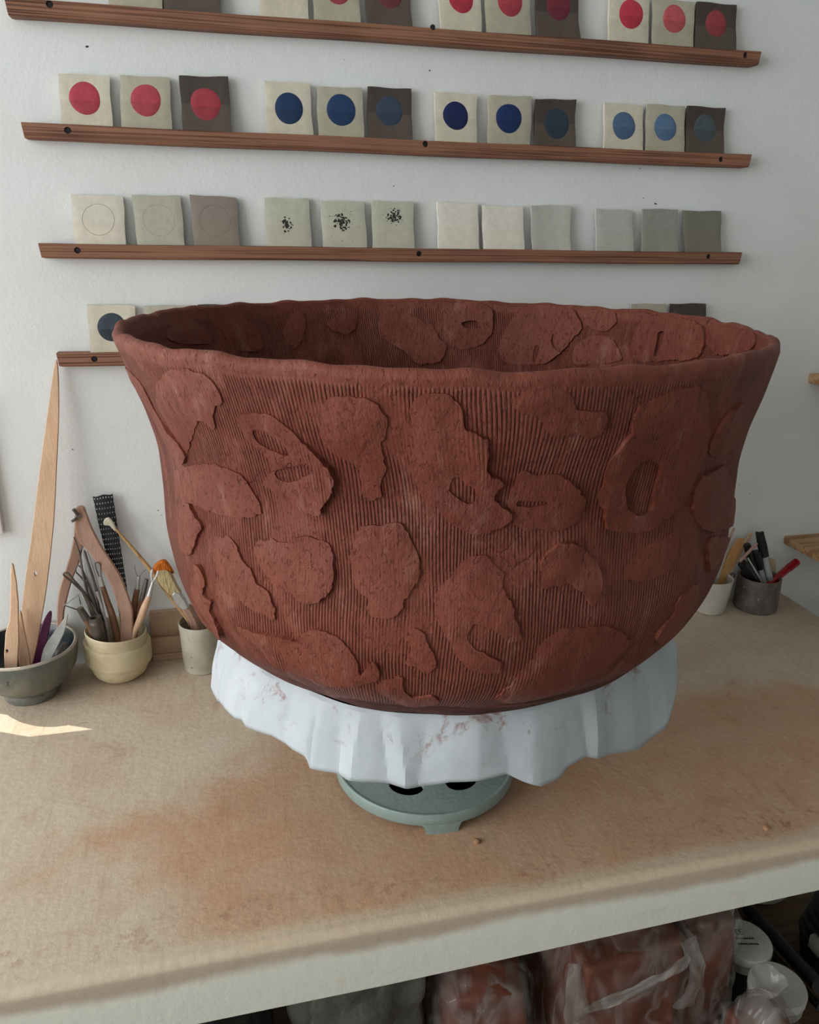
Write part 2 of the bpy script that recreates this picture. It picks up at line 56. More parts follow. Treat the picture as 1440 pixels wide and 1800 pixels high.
TB = {"wingA":[[0.0087,-0.036,1.1951,0.0019],[0.0062,-0.042,1.2043,0.003],[0.0037,-0.044,1.2102,0.0028]],"wingB":[[0.0086,-0.036,1.1941,0.0019],[0.0039,-0.042,1.1915,0.0026],[-0.0015,-0.044,1.1886,0.0023]],"wingC":[[0.0073,-0.028,1.1924,0.0048],[0.0095,-0.04,1.1964,0.0038]],"prong1":[[-0.0019,-0.04,1.1599,0.0011],[0.0013,-0.042,1.1461,0.0013],[0.0045,-0.045,1.1315,0.0017]],"prong2":[[0.0116,-0.04,1.1445,0.0011],[0.0075,-0.042,1.1373,0.0014],[0.0045,-0.045,1.1315,0.0017]],"forkstem":[[0.0045,-0.045,1.1315,0.0017],[0.0086,-0.055,1.076,0.0019],[0.0209,-0.065,0.9936,0.0024],[0.0256,-0.07,0.9627,0.0025]],"loop1":[[0.0082,-0.075,1.0724,0.0019],[-0.0054,-0.08,1.0946,0.0017],[-0.0166,-0.082,1.1088,0.0017],[-0.0161,-0.082,1.1133,0.0017],[-0.0101,-0.082,1.1122,0.0017],[-0.0032,-0.08,1.0985,0.0017],[0.0077,-0.075,1.0766,0.0019]],"loop1h":[[0.0075,-0.075,1.0746,0.0029],[0.0189,-0.07,1.0288,0.0039],[0.031,-0.068,0.972,0.0049]],"loop2":[[0.0084,-0.05,1.0801,0.0019],[0.0024,-0.05,1.0912,0.0014],[-0.0044,-0.05,1.1022,0.0012],[0.0003,-0.05,1.1122,0.0011],[0.0065,-0.05,1.1033,0.0014],[0.0106,-0.05,1.0841,0.0019]],"loop2h":[[0.0095,-0.05,1.0821,0.0029],[0.0158,-0.055,1.0594,0.0039],[0.0217,-0.06,1.0236,0.0044],[0.0277,-0.065,0.9708,0.0049]],"metalA":[[0.0113,-0.04,1.1342,0.0015],[0.0175,-0.045,1.1024,0.0021],[0.0258,-0.05,1.0561,0.0025],[0.0317,-0.06,0.9788,0.003]],"metalB":[[0.0157,-0.04,1.1328,0.0013],[0.0235,-0.045,1.0913,0.0019],[0.0296,-0.05,1.0396,0.0024],[0.0354,-0.06,0.9784,0.003]],"hoop":[[0.0345,-0.05,1.0862,0.001],[0.0354,-0.05,1.1029,0.0009],[0.0347,-0.05,1.1134,0.0009],[0.0313,-0.05,1.1153,0.0009],[0.0279,-0.05,1.113,0.0009],[0.0288,-0.05,1.1004,0.0009],[0.0318,-0.05,1.0864,0.001]],"hoopf":[[0.0331,-0.05,1.0895,0.0029],[0.0348,-0.05,1.0713,0.0041]],"hooph":[[0.0348,-0.05,1.0713,0.0043],[0.0396,-0.052,1.045,0.0049],[0.0464,-0.058,1.0146,0.0059],[0.0517,-0.065,0.9681,0.0059]],"tri":[[-0.0033,-0.08,1.0444,0.0012],[-0.0223,-0.085,1.0571,0.0012],[0.0018,-0.085,1.0745,0.0012],[0.0027,-0.082,1.0553,0.0012]],"trif":[[-0.0003,-0.08,1.0473,0.0057],[0.0078,-0.078,1.0253,0.0067]],"trih":[[0.0078,-0.078,1.0253,0.0058],[0.0182,-0.07,0.9801,0.0059]],"pipe":[[0.0218,-0.085,1.0305,0.0105],[0.0229,-0.085,1.024,0.0105],[0.0232,-0.085,1.0187,0.0115],[0.0241,-0.084,1.0106,0.0111],[0.026,-0.08,0.9735,0.0107]],"spring":[[0.0263,-0.06,1.066,0.0029],[0.03,-0.062,1.0474,0.0019],[0.0318,-0.062,1.0386,0.0033],[0.0332,-0.064,1.0244,0.0019],[0.0355,-0.064,1.0111,0.0033],[0.0371,-0.066,0.9703,0.003]],"b1f":[[0.0929,-0.03,1.0755,0.003],[0.0882,-0.032,1.0528,0.0044]],"b1h":[[0.0882,-0.032,1.0528,0.0046],[0.0822,-0.035,1.0273,0.0056],[0.0742,-0.042,0.9871,0.0045],[0.0653,-0.05,0.9472,0.0045]],"b1w1":[[0.0918,-0.03,1.0734,0.0005],[0.0883,-0.03,1.0867,0.0005],[0.0884,-0.03,1.0974,0.0004]],"b1w2":[[0.0938,-0.03,1.0743,0.0005],[0.1013,-0.03,1.0834,0.0005],[0.1073,-0.03,1.0872,0.0004]],"b2f":[[0.1062,-0.035,1.071,0.0036],[0.1009,-0.037,1.0528,0.0042],[0.0945,-0.04,1.0329,0.0042]],"b2h":[[0.0945,-0.04,1.0329,0.0046],[0.0877,-0.043,1.0085,0.005],[0.074,-0.05,0.9575,0.0045]],"p3w":[[0.1165,-0.05,1.0702,0.0018],[0.1159,-0.05,1.0853,0.0017],[0.1186,-0.05,1.0946,0.0016]],"p3w2":[[0.1165,-0.05,1.0702,0.0018],[0.1241,-0.05,1.0813,0.0018],[0.1278,-0.05,1.0917,0.0017]],"p3f":[[0.1171,-0.05,1.0712,0.0024],[0.1089,-0.053,1.0463,0.0045]],"p3h":[[0.1089,-0.053,1.0463,0.0047],[0.0998,-0.056,1.0268,0.0063],[0.0895,-0.06,1.0034,0.0059],[0.0793,-0.062,0.9834,0.005],[0.0694,-0.066,0.9554,0.0045]],"stick":[[0.0615,-0.032,1.1707,0.0019],[0.0855,-0.033,1.1339,0.0029],[0.1167,-0.035,1.0831,0.0036],[0.1434,-0.038,1.0338,0.0036],[0.1711,-0.043,0.9863,0.0037],[0.1816,-0.05,0.951,0.0037]],"bh2":[[0.1717,-0.028,1.0106,0.0051],[0.1865,-0.032,0.9815,0.0062],[0.1956,-0.04,0.9383,0.0062]],"thin":[[1.2879,-0.02,1.0753,0.0024],[1.2727,-0.025,1.0398,0.0029],[1.2513,-0.035,0.9622,0.0029]],"ring":[[1.2893,-0.03,0.9698,0.0016],[1.2925,-0.032,0.9757,0.0016],[1.297,-0.034,0.9735,0.0016],[1.2953,-0.034,0.967,0.0016],[1.2901,-0.032,0.9653,0.0016],[1.2783,-0.03,0.9615,0.0016]],"mbody":[[1.3547,-0.045,1.0139,0.0068],[1.3696,-0.055,0.9655,0.0066],[1.3772,-0.058,0.9435,0.0061]],"blackA":[[1.3173,-0.03,1.0395,0.0072],[1.3326,-0.035,1.0038,0.0097],[1.3526,-0.045,0.9466,0.0086]],"blackB":[[1.3348,-0.04,1.0252,0.0096],[1.3431,-0.042,1.0018,0.0097],[1.3487,-0.044,0.9864,0.0085]],"blackBb":[[1.3487,-0.044,0.9864,0.0068],[1.3643,-0.052,0.946,0.0064]],"blackC":[[1.2931,-0.055,1.0088,0.0095],[1.3127,-0.055,0.9877,0.0096],[1.3393,-0.058,0.951,0.0085]],"pink":[[1.3298,-0.045,1.0469,0.0031],[1.3041,-0.05,1.0252,0.0031],[1.2876,-0.055,1.0132,0.0031]],"redpen":[[1.4412,-0.04,0.9927,0.0079],[1.4193,-0.045,0.982,0.0079],[1.3886,-0.055,0.9691,0.0073],[1.361,-0.062,0.9534,0.0068]],"redcap":[[1.4429,-0.0395,0.9932,0.0086],[1.4193,-0.045,0.982,0.0086]]}
SLATHOLE = [-0.0615,-0.0753,1.1119]

# ---------------------------------------------------------------- material helpers
def lin(c):
    return tuple(((v/255)/12.92 if v/255 <= 0.04045 else ((v/255+0.055)/1.055)**2.4) for v in c)+(1.0,)
MATS = {}
class NT:
    def __init__(s, name):
        s.m = bpy.data.materials.new(name); s.m.use_nodes = True; s.t = s.m.node_tree
        s.b = s.t.nodes['Principled BSDF']; s.out = s.t.nodes['Material Output']; s.cache = {}
    def n(s, typ, **kw):
        x = s.t.nodes.new('ShaderNode'+typ)
        for k, v in kw.items(): setattr(x, k, v)
        return x
    def put(s, sock, v):
        if v is None: return
        if isinstance(v, bpy.types.NodeSocket): s.t.links.new(v, sock)
        else: sock.default_value = v
    def co(s, kind='Object'):
        k = 'co'+kind
        if k not in s.cache: s.cache[k] = s.n('TexCoord').outputs[kind]
        return s.cache[k]
    def map(s, vec, scale=(1, 1, 1), loc=(0, 0, 0), rot=(0, 0, 0)):
        x = s.n('Mapping'); s.put(x.inputs['Vector'], vec); x.inputs['Scale'].default_value = scale
        x.inputs['Location'].default_value = loc; x.inputs['Rotation'].default_value = rot
        return x.outputs[0]
    def noise(s, vec, scale, detail=3.0, rough=0.55, dist=0.0, out='Fac'):
        x = s.n('TexNoise'); s.put(x.inputs['Vector'], vec); s.put(x.inputs['Scale'], scale)
        x.inputs['Detail'].default_value = detail; x.inputs['Roughness'].default_value = rough; x.inputs['Distortion'].default_value = dist
        return x.outputs[out]
    def math(s, op, a, b=None, c=None, clamp=False):
        x = s.n('Math', operation=op, use_clamp=clamp); s.put(x.inputs[0], a); s.put(x.inputs[1], b)
        if c is not None: s.put(x.inputs[2], c)
        return x.outputs[0]
    def ramp(s, f, a, b, lo=0.0, hi=1.0):
        x = s.n('MapRange', interpolation_type='SMOOTHSTEP'); s.put(x.inputs[0], f)
        for i, v in enumerate((a, b, lo, hi)): s.put(x.inputs[i+1], v)
        return x.outputs[0]
    def mix(s, f, a, b, blend='MIX'):
        x = s.n('Mix', data_type='RGBA', blend_type=blend); s.put(x.inputs[0], f); s.put(x.inputs[6], a); s.put(x.inputs[7], b)
        return x.outputs[2]
    def bump(s, h, dist, strength=1.0, normal=None):
        x = s.n('Bump'); x.inputs['Strength'].default_value = strength; x.inputs['Distance'].default_value = dist
        s.put(x.inputs['Height'], h); s.put(x.inputs['Normal'], normal)
        return x.outputs[0]
    def sep(s, v):
        x = s.n('SeparateXYZ'); s.put(x.inputs[0], v); return x.outputs
    def done(s, col, rough=0.6, normal=None, spec=0.3, metal=0.0, **kw):
        b = s.b; s.put(b.inputs['Base Color'], col); s.put(b.inputs['Roughness'], rough)
        b.inputs['Specular IOR Level'].default_value = spec; b.inputs['Metallic'].default_value = metal
        s.put(b.inputs['Normal'], normal)
        for k, v in kw.items(): s.put(b.inputs[k], v)
        return s.m

def m_plain(name, rgb, rough=0.6, spec=0.3, metal=0.0, var=0.12, scale=60, bump=0.0004, bscale=300, **kw):
    if name in MATS: return MATS[name]
    k = NT(name); c = lin(rgb); v = k.co()
    f = k.noise(v, scale, 4)
    dark = tuple(x*(1-var) for x in c[:3])+(1,); lite = tuple(min(1, x*(1+var)) for x in c[:3])+(1,)
    col = k.mix(k.ramp(f, 0.3, 0.7), dark, lite)
    nm = k.bump(k.noise(v, bscale, 3), bump) if bump else None
    MATS[name] = k.done(col, rough, nm, spec, metal, **kw)
    return MATS[name]

def m_wood(name, rgb, dark, axis=0, scale=1.0, rough=0.6, stripes=70.0, contrast=0.8):
    if name in MATS: return MATS[name]
    k = NT(name); v = k.co()
    sc = [stripes*scale]*3; sc[axis] = 3.0*scale
    w = k.noise(k.map(v, tuple(sc)), 1.0, 2.0, 0.4, 0.6)
    fi = [420.0*scale]*3; fi[axis] = 8.0*scale
    g = k.noise(k.map(v, tuple(fi)), 1.0, 3.0)
    lines = k.ramp(w, 0.48, 0.62)
    col = k.mix(k.math('MULTIPLY', lines, contrast), lin(rgb), lin(dark))
    col = k.mix(k.ramp(g, 0.35, 0.75, 0.0, 0.35), col, lin(dark))
    big = k.noise(v, 9.0, 2)
    col = k.mix(k.ramp(big, 0.35, 0.7, 0.0, 0.22), col, lin(tuple(min(255, c*1.2) for c in rgb)))
    MATS[name] = k.done(col, rough, k.bump(g, 0.0003), 0.25)
    return MATS[name]

def m_wall():
    k = NT('white_plaster'); v = k.co()
    a = k.noise(v, 4.0, 4); f = k.noise(v, 150, 4, 0.6); r = k.noise(v, 38, 3)
    col = k.mix(k.ramp(a, 0.3, 0.75), lin((227, 229, 227)), lin((220, 221, 218)))
    sc = k.noise(k.map(v, (9, 9, 14)), 1.0, 5, 0.7)
    col = k.mix(k.ramp(sc, 0.66, 0.78, 0.0, 0.25), col, lin((196, 188, 176)))
    nm = k.bump(r, 0.0012, 0.4); nm = k.bump(f, 0.0008, 0.5, nm)
    return k.done(col, 0.75, nm, 0.2)

def m_clay(name, comb=1.0, smear=(0.49, 0.62)):
    if name in MATS: return MATS[name]
    k = NT(name); uv = k.n('UVMap', uv_map='clay').outputs[0]; s3 = k.sep(uv)
    big = k.noise(uv, 7.0, 2, 0.5, 0.0)
    slow = k.noise(k.map(uv, (1, 1, 1), (3.1, 1.7, 0)), 5.0, 1.0)
    wob = k.noise(k.map(uv, (26, 7, 1)), 1.0, 2.0, 0.5)
    # comb teeth run up the wall, drifting sideways a little and broken into strokes
    u = k.math('ADD', s3[0], k.math('MULTIPLY', k.math('SUBTRACT', wob, 0.5), 0.005))
    u = k.math('ADD', u, k.math('MULTIPLY', k.math('SUBTRACT', slow, 0.5), 0.030))
    wave = k.math('SINE', k.math('MULTIPLY', u, 2*math.pi/0.0032))
    ridge = k.math('POWER', k.math('MULTIPLY_ADD', wave, 0.5, 0.5), 0.6)
    rag = k.noise(k.map(uv, (300, 40, 1)), 1.0, 3.0, 0.6)
    ridge = k.math('MULTIPLY', ridge, k.ramp(rag, 0.25, 0.6, 0.35, 1.0))
    m1 = k.noise(k.map(uv, (17, 9, 1), (0.4, 0.9, 0)), 1.0, 4.0, 0.6, 0.4)
    mask = k.ramp(m1, smear[0], smear[1], 1.0, 0.10)
    lip = k.math('MAXIMUM', k.ramp(s3[1], 0.453, 0.460, 1.0, 0.0), k.ramp(s3[1], 0.502, 0.512))      # smooth pinched lip
    h = k.math('MULTIPLY', k.math('MULTIPLY', k.math('MULTIPLY', ridge, mask), lip), comb)
    fine = k.noise(k.map(uv, (300, 170, 1)), 1.0, 5.0, 0.7)
    med = k.noise(k.map(uv, (70, 36, 1)), 1.0, 5.0, 0.62, 0.5)
    pit = k.ramp(k.noise(k.map(uv, (260, 120, 1), (5, 2, 0)), 1.0, 4.0, 0.6, 0.6), 0.33, 0.42)
    # drying cracks and tears
    vo = k.n('TexVoronoi', feature='DISTANCE_TO_EDGE'); wv2 = k.n('VectorMath', operation='ADD'); wn = k.n('VectorMath', operation='SCALE'); wn.inputs['Scale'].default_value = 0.030
    k.put(wn.inputs[0], k.noise(k.map(uv, (60, 40, 1)), 1.0, 4, 0.6, 0.0, 'Color')); k.put(wv2.inputs[0], uv); k.put(wv2.inputs[1], wn.outputs[0])
    k.put(vo.inputs['Vector'], k.map(wv2.outputs[0], (34, 17, 1))); vo.inputs['Scale'].default_value = 1.0
    cm = k.ramp(k.noise(k.map(uv, (24, 15, 1), (9, 3, 0)), 1.0, 3), 0.57, 0.67)
    crack = k.math('MULTIPLY', k.ramp(vo.outputs['Distance'], 0.0, 0.030, 1.0, 0.0), cm)
    nm = k.bump(med, 0.0040, 0.55)
    nm = k.bump(k.math('SUBTRACT', 1.0, crack), 0.0016, 0.9, nm)
    nm = k.bump(fine, 0.0020, 0.7, nm)
    nm = k.bump(pit, 0.0012, 0.9, nm)
    nm = k.bump(h, 0.0019, 1.0, nm)
    col = k.mix(k.ramp(big, 0.3, 0.7), lin((113, 56, 42)), lin((126, 67, 51)))
    col = k.mix(k.ramp(med, 0.35, 0.75, 0.0, 0.5), col, lin((101, 48, 34)))
    dust = k.noise(k.map(uv, (30, 10, 1), (2.2, 4.1, 0)), 1.0, 6.0, 0.72)
    col = k.mix(k.ramp(dust, 0.52, 0.78, 0.0, 0.35), col, lin((190, 144, 128)))      # dry dusty marks all round
    MATS[name] = k.done(col, 0.55, nm, 0.28)
    return MATS[name]

def m_canvas():
    k = NT('clay_stained_canvas'); v = k.map(k.co(), loc=(0, 0, -0.9)); s3 = k.sep(v)   # object origin on the bench: x along, y depth (front at -0.69)
    big = k.noise(v, 3.1, 4, 0.6, 0.4); mid = k.noise(v, 14, 5, 0.65, 0.4); fin = k.noise(v, 120, 4)
    streak = k.noise(k.map(v, (60, 9, 20), (0, 0, 0), (0, 0, 0.25)), 1.0, 4)
    cloth = lin((210, 196, 174)); pale = lin((208, 192, 166)); stain = lin((198, 152, 118))
    # rubbed-in clay: a long blotch over the working strip, with a ragged outline
    ex = k.math('MULTIPLY', k.math('SUBTRACT', s3[0], 0.72), 1.35); ey = k.math('MULTIPLY', k.math('ADD', s3[1], 0.53), 3.4)
    d = k.math('SQRT', k.math('ADD', k.math('MULTIPLY', ex, ex), k.math('MULTIPLY', ey, ey)))
    d = k.math('ADD', d, k.math('ADD', k.math('MULTIPLY', k.math('SUBTRACT', big, 0.5), 0.9), k.math('MULTIPLY', k.math('SUBTRACT', mid, 0.5), 0.5)))
    col = k.mix(k.ramp(d, 0.68, 0.98, 0.9, 0.0), cloth, stain)
    col = k.mix(k.ramp(k.noise(k.map(v, (1, 1, 1), (8, 4, 0)), 5.0, 5, 0.65, 0.5), 0.42, 0.66, 0.0, 0.45), col, lin((190, 160, 134)))
    col = k.mix(k.ramp(mid, 0.52, 0.78, 0.0, 0.30), col, lin((164, 112, 80)))
    col = k.mix(k.ramp(streak, 0.58, 0.75, 0.0, 0.35), col, lin((158, 112, 84)))
    scr = k.noise(k.map(v, (26, 90, 20), (3, 1, 0), (0, 0, -0.5)), 1.0, 5, 0.65)
    col = k.mix(k.ramp(scr, 0.60, 0.72, 0.0, 0.35), col, lin((136, 88, 64)))
    blot = k.noise(k.map(v, (1, 1, 1), (5, 2, 0)), 7.5, 5, 0.65, 0.8)
    col = k.mix(k.ramp(blot, 0.40, 0.62, 0.0, 0.28), col, lin((206, 184, 158)))
    col = k.mix(k.ramp(blot, 0.42, 0.30, 0.0, 0.22), col, lin((150, 100, 74)))
    yf = k.math('ADD', s3[1], k.math('MULTIPLY', k.math('SUBTRACT', mid, 0.5), 0.03))
    col = k.mix(k.ramp(yf, -0.676, -0.655, 0.8, 0.0), col, pale)         # clean strip along the front edge
    crust = k.math('MULTIPLY', k.math('MULTIPLY', k.ramp(k.noise(v, 70, 5, 0.7), 0.50, 0.62), k.ramp(mid, 0.42, 0.62)), k.math('MULTIPLY', k.ramp(s3[1], -0.685, -0.645, 0.0, 1.0), k.ramp(s3[1], -0.645, -0.60, 1.0, 0.0)))
    col = k.mix(k.math('MULTIPLY', crust, k.ramp(s3[0], 0.6, 1.0, 0.5, 0.85)), col, lin((138, 86, 66)))
    col = k.mix(k.ramp(fin, 0.35, 0.75, 0.0, 0.15), col, lin((124, 90, 66)))
    # front apron: pale canvas, only its upper hem soiled
    zz = k.math('ADD', s3[2], k.math('MULTIPLY', k.math('SUBTRACT', big, 0.5), 0.05))
    ap = k.mix(k.ramp(zz, -0.034, -0.018), lin((226, 224, 210)), lin((190, 170, 150)))
    ap = k.mix(k.ramp(mid, 0.55, 0.8, 0.0, 0.35), ap, lin((204, 186, 162)))
    col = k.mix(k.ramp(s3[2], -0.010, -0.005, 1.0, 0.0), col, ap)
    wv = k.n('TexWave'); wv.wave_type = 'BANDS'; k.put(wv.inputs['Vector'], k.map(v, (1, 1, 1), (0, 0, 0), (0.6, 0.3, 0.8))); wv.inputs['Scale'].default_value = 330; wv.inputs['Distortion'].default_value = 1.5; wv.inputs['Detail Scale'].default_value = 3.0
    nm = k.bump(mid, 0.003, 0.35); nm = k.bump(wv.outputs['Fac'], 0.0004, 0.3, nm); nm = k.bump(fin, 0.0010, 0.6, nm); nm = k.bump(streak, 0.0012, 0.4, nm)
    return k.done(col, 0.72, nm, 0.25)

def m_tile(body, low, edge=None):
    key = 'tile_%d_%d_%d_%d' % (body+(int(low*100),))
    if key in MATS: return MATS[key]
    k = NT(key); uv = k.n('UVMap', uv_map='face').outputs[0]; s3 = k.sep(uv); v = k.co()
    f = k.noise(v, 90, 5, 0.65); g = k.noise(v, 400, 3)
    c = lin(body)[:3]
    a = tuple(x*0.93 for x in c)+(1,); b = tuple(min(1, x*1.05) for x in c)+(1,)
    col = k.mix(k.ramp(f, 0.3, 0.7), a, b)
    dip = k.ramp(k.math('ADD', s3[1], k.math('MULTIPLY', k.math('SUBTRACT', f, 0.5), 0.02)), 0.485, 0.50, 1.0, 0.0)   # second glaze dip covers the lower half
    lowc = k.mix(1.0, col, (low, low*0.985, low*0.96, 1), 'MULTIPLY')
    col = k.mix(dip, col, lowc)
    col = k.mix(k.ramp(g, 0.66, 0.74, 0.0, 0.4), col, tuple(x*0.55 for x in c)+(1,))
    MATS[key] = k.done(col, 0.5, k.bump(f, 0.0008, 0.5), 0.35)
    return MATS[key]

def m_dot(rgb, low=0.8):
    key = 'glaze_dot_%d_%d_%d' % rgb
    if key in MATS: return MATS[key]
    k = NT(key); uv = k.n('UVMap', uv_map='face').outputs[0]; s3 = k.sep(uv); v = k.co(); f = k.noise(v, 160, 4)
    c = lin(rgb)[:3]
    col = k.mix(k.ramp(f, 0.3, 0.75), tuple(x*0.9 for x in c)+(1,), tuple(min(1, x*1.12) for x in c)+(1,))
    dip = k.ramp(s3[1], 0.485, 0.495, 1.0, 0.0)
    col = k.mix(dip, col, k.mix(1.0, col, (low, low, low, 1), 'MULTIPLY'))
    MATS[key] = k.done(col, 0.4, k.bump(f, 0.0004, 0.4), 0.4)
    return MATS[key]

def m_plastic(name, lo, hi):
    k = NT(name); v = k.co()
    tr = k.n('BsdfTransparent'); tr.inputs[0].default_value = (0.90, 0.89, 0.87, 1)
    b = k.b; b.inputs['Base Color'].default_value = lin((196, 192, 186)); b.inputs['Roughness'].default_value = 0.10
    b.inputs['Specular IOR Level'].default_value = 0.9
    w = k.noise(k.map(v, (13, 13, 6)), 1.0, 2.0, 0.5, 0.9); c = k.math('POWER', k.math('ABSOLUTE', k.math('SUBTRACT', w, 0.5)), 0.6)
    k.put(b.inputs['Normal'], k.bump(c, 0.016, 0.8))
    mx = k.n('MixShader'); k.put(mx.inputs[0], k.ramp(c, 0.30, 0.04, lo, hi))
    k.t.links.new(tr.outputs[0], mx.inputs[1]); k.t.links.new(b.outputs[0], mx.inputs[2]); k.t.links.new(mx.outputs[0], k.out.inputs[0])
    return k.m

def m_rasp():
    k = NT('perforated_black_steel'); uv = k.n('UVMap', uv_map='face').outputs[0]; s3 = k.sep(uv)
    # staggered rows of small punched openings, open to the wall behind
    row = k.math('MULTIPLY', s3[1], 32.0); ri = k.math('FLOOR', row); rf = k.math('FRACT', row)
    cx = k.math('FRACT', k.math('ADD', k.math('MULTIPLY', s3[0], 7.0), k.math('MULTIPLY', k.math('MODULO', ri, 2.0), 0.5)))
    a = k.ramp(k.math('ABSOLUTE', k.math('SUBTRACT', cx, 0.5)), 0.15, 0.24, 1.0, 0.0)
    b = k.ramp(k.math('ABSOLUTE', k.math('SUBTRACT', rf, 0.5)), 0.13, 0.22, 1.0, 0.0)
    f = k.math('MULTIPLY', a, b)
    return k.done(lin((22, 23, 28)), 0.42, None, 0.4, Alpha=k.math('SUBTRACT', 1.0, f))

# ---------------------------------------------------------------- mesh helpers
def tag(o, label, cat, group=None, kind=None):
    if label: o['label'] = label
    if cat: o['category'] = cat
    if group: o['group'] = group
    if kind: o['kind'] = kind
    return o
def struct(o): o['kind'] = 'structure'; return o
def mk(name, verts, faces, mat, parent=None, sharp=38, uv=None, uvname='face'):
    verts = np.asarray(verts, float).reshape(-1, 3)
    if parent is None:
        org = np.array([(verts[:, 0].min()+verts[:, 0].max())/2, (verts[:, 1].min()+verts[:, 1].max())/2, verts[:, 2].min()])
    else: org = np.zeros(3)
    me = bpy.data.meshes.new(name)
    me.from_pydata((verts-org).tolist(), [], [tuple(int(i) for i in f) for f in faces])
    me.polygons.foreach_set('use_smooth', [True]*len(me.polygons))
    if sharp: me.set_sharp_from_angle(angle=math.radians(sharp))
    if uv is not None:
        lay = me.uv_layers.new(name=uvname); idx = np.empty(len(me.loops), int); me.loops.foreach_get('vertex_index', idx)
        lay.data.foreach_set('uv', np.asarray(uv, float)[idx].ravel())
    for m in (mat if isinstance(mat, (list, tuple)) else [mat]): me.materials.append(m)
    me.validate(); me.update()
    o = bpy.data.objects.new(name, me); COL.objects.link(o)
    if parent is None: o.location = org
    else: attach(o, parent)
    return o
def attach(o, parent):
    o.parent = parent
    if parent.parent is None: o.matrix_parent_inverse = Matrix.Translation(-parent.location)
def thing(name, loc, label, cat, group=None):
    o = bpy.data.objects.new(name, None); COL.objects.link(o); o.location = loc; o.empty_display_size = 0.05
    return tag(o, label, cat, group)
def box(x0, x1, y0, y1, z0, z1, bev=0.0):
    """box with a chamfer on all edges; returns verts, faces"""
    if bev <= 0:
        v = [(x, y, z) for x in (x0, x1) for y in (y0, y1) for z in (z0, z1)]
        return v, [(0, 1, 3, 2), (4, 6, 7, 5), (0, 4, 5, 1), (2, 3, 7, 6), (0, 2, 6, 4), (1, 5, 7, 3)]
    import bmesh
    bm = bmesh.new(); bmesh.ops.create_cube(bm, size=1)
    for v in bm.verts: v.co = ((x0+x1)/2+v.co.x*(x1-x0), (y0+y1)/2+v.co.y*(y1-y0), (z0+z1)/2+v.co.z*(z1-z0))
    bmesh.ops.bevel(bm, geom=bm.edges[:], offset=bev, segments=2, profile=0.6, affect='EDGES')
    bm.verts.index_update(); vs = [tuple(v.co) for v in bm.verts]; fs = [[v.index for v in f.verts] for f in bm.faces]; bm.free()
    return vs, fs
def join(*parts):
    V, F = [], []
    for v, f in parts:
        b = len(V); V += [tuple(p) for p in v]; F += [[i+b for i in q] for q in f]
    return V, F
def lathe(prof, c, n=64, wob=0.0, tilt=(0, 0), seed=0, caps=True):
    """surface of revolution around c; prof = [(r,z)...]"""
    V, F = [], []; m = len(prof)
    for j, (r, z) in enumerate(prof):
        for i in range(n):
            a = 2*math.pi*i/n; w = 1+wob*(math.sin(2*a+seed)+0.6*math.sin(3*a+seed*2+z*60)+0.5*math.sin(5*a-z*90))
            x = r*math.cos(a)*w; y = r*math.sin(a)*w
            V.append((c[0]+x, c[1]+y, c[2]+z+(tilt[0]*x+tilt[1]*y)*min(1, z/0.05)))
    for j in range(m-1):
        for i in range(n):
            F.append((j*n+i, j*n+(i+1) % n, (j+1)*n+(i+1) % n, (j+1)*n+i))
    if caps and prof[0][0] > 1e-6: F.append(list(range(n))[::-1])
    if caps and prof[-1][0] > 1e-6: F.append([(m-1)*n+i for i in range(n)])
    return V, F
def smooth_path(P, sub=4):
    P = np.asarray(P, float); out = []
    if len(P) < 3: return P
    for i in range(len(P)-1):
        p0 = P[max(i-1, 0)]; p1 = P[i]; p2 = P[i+1]; p3 = P[min(i+2, len(P)-1)]
        for k in range(sub):
            t = k/sub; out.append(0.5*((2*p1)+(-p0+p2)*t+(2*p0-5*p1+4*p2-p3)*t*t+(-p0+3*p1-3*p2+p3)*t**3))
    out.append(P[-1]); return np.array(out)
def tube(pts, sub=4, n=10, cap=True, hollow=0.0):
    """swept round bar; pts = [(x,y,z,r)...]"""
    P = smooth_path(pts, sub); V, F = [], []; prev = None
    for i, p in enumerate(P):
        t = Vector(P[min(i+1, len(P)-1)][:3])-Vector(P[max(i-1, 0)][:3]); t.normalize()
        if prev is None: prev = t.orthogonal().normalized()
        a = (prev-t*prev.dot(t)).normalized(); prev = a; b = t.cross(a)
        for k in range(n):
            an = 2*math.pi*k/n; q = Vector(p[:3])+(a*math.cos(an)+b*math.sin(an))*p[3]; V.append(tuple(q))
    m = len(P)
    for j in range(m-1):
        for i in range(n): F.append((j*n+i, j*n+(i+1) % n, (j+1)*n+(i+1) % n, (j+1)*n+i))
    if cap:
        F.append([(m-1)*n+i for i in range(n)])
        if hollow: # open mouth at the first ring
            t = (Vector(P[1][:3])-Vector(P[0][:3])).normalized(); c0 = Vector(P[0][:3]); b0 = len(V)
            for dep, k in ((0.0, hollow), (0.01, hollow*0.95)):
                for i in range(n):
                    V.append(tuple(c0+(Vector(V[i])-c0)*k+t*dep))
            for i in range(n): F.append((i, b0+i, b0+(i+1) % n, (i+1) % n)); F.append((b0+i, b0+n+i, b0+n+(i+1) % n, b0+(i+1) % n))
            F.append([b0+n+i for i in range(n)])
        else: F.append(list(range(n))[::-1])
    return V, F
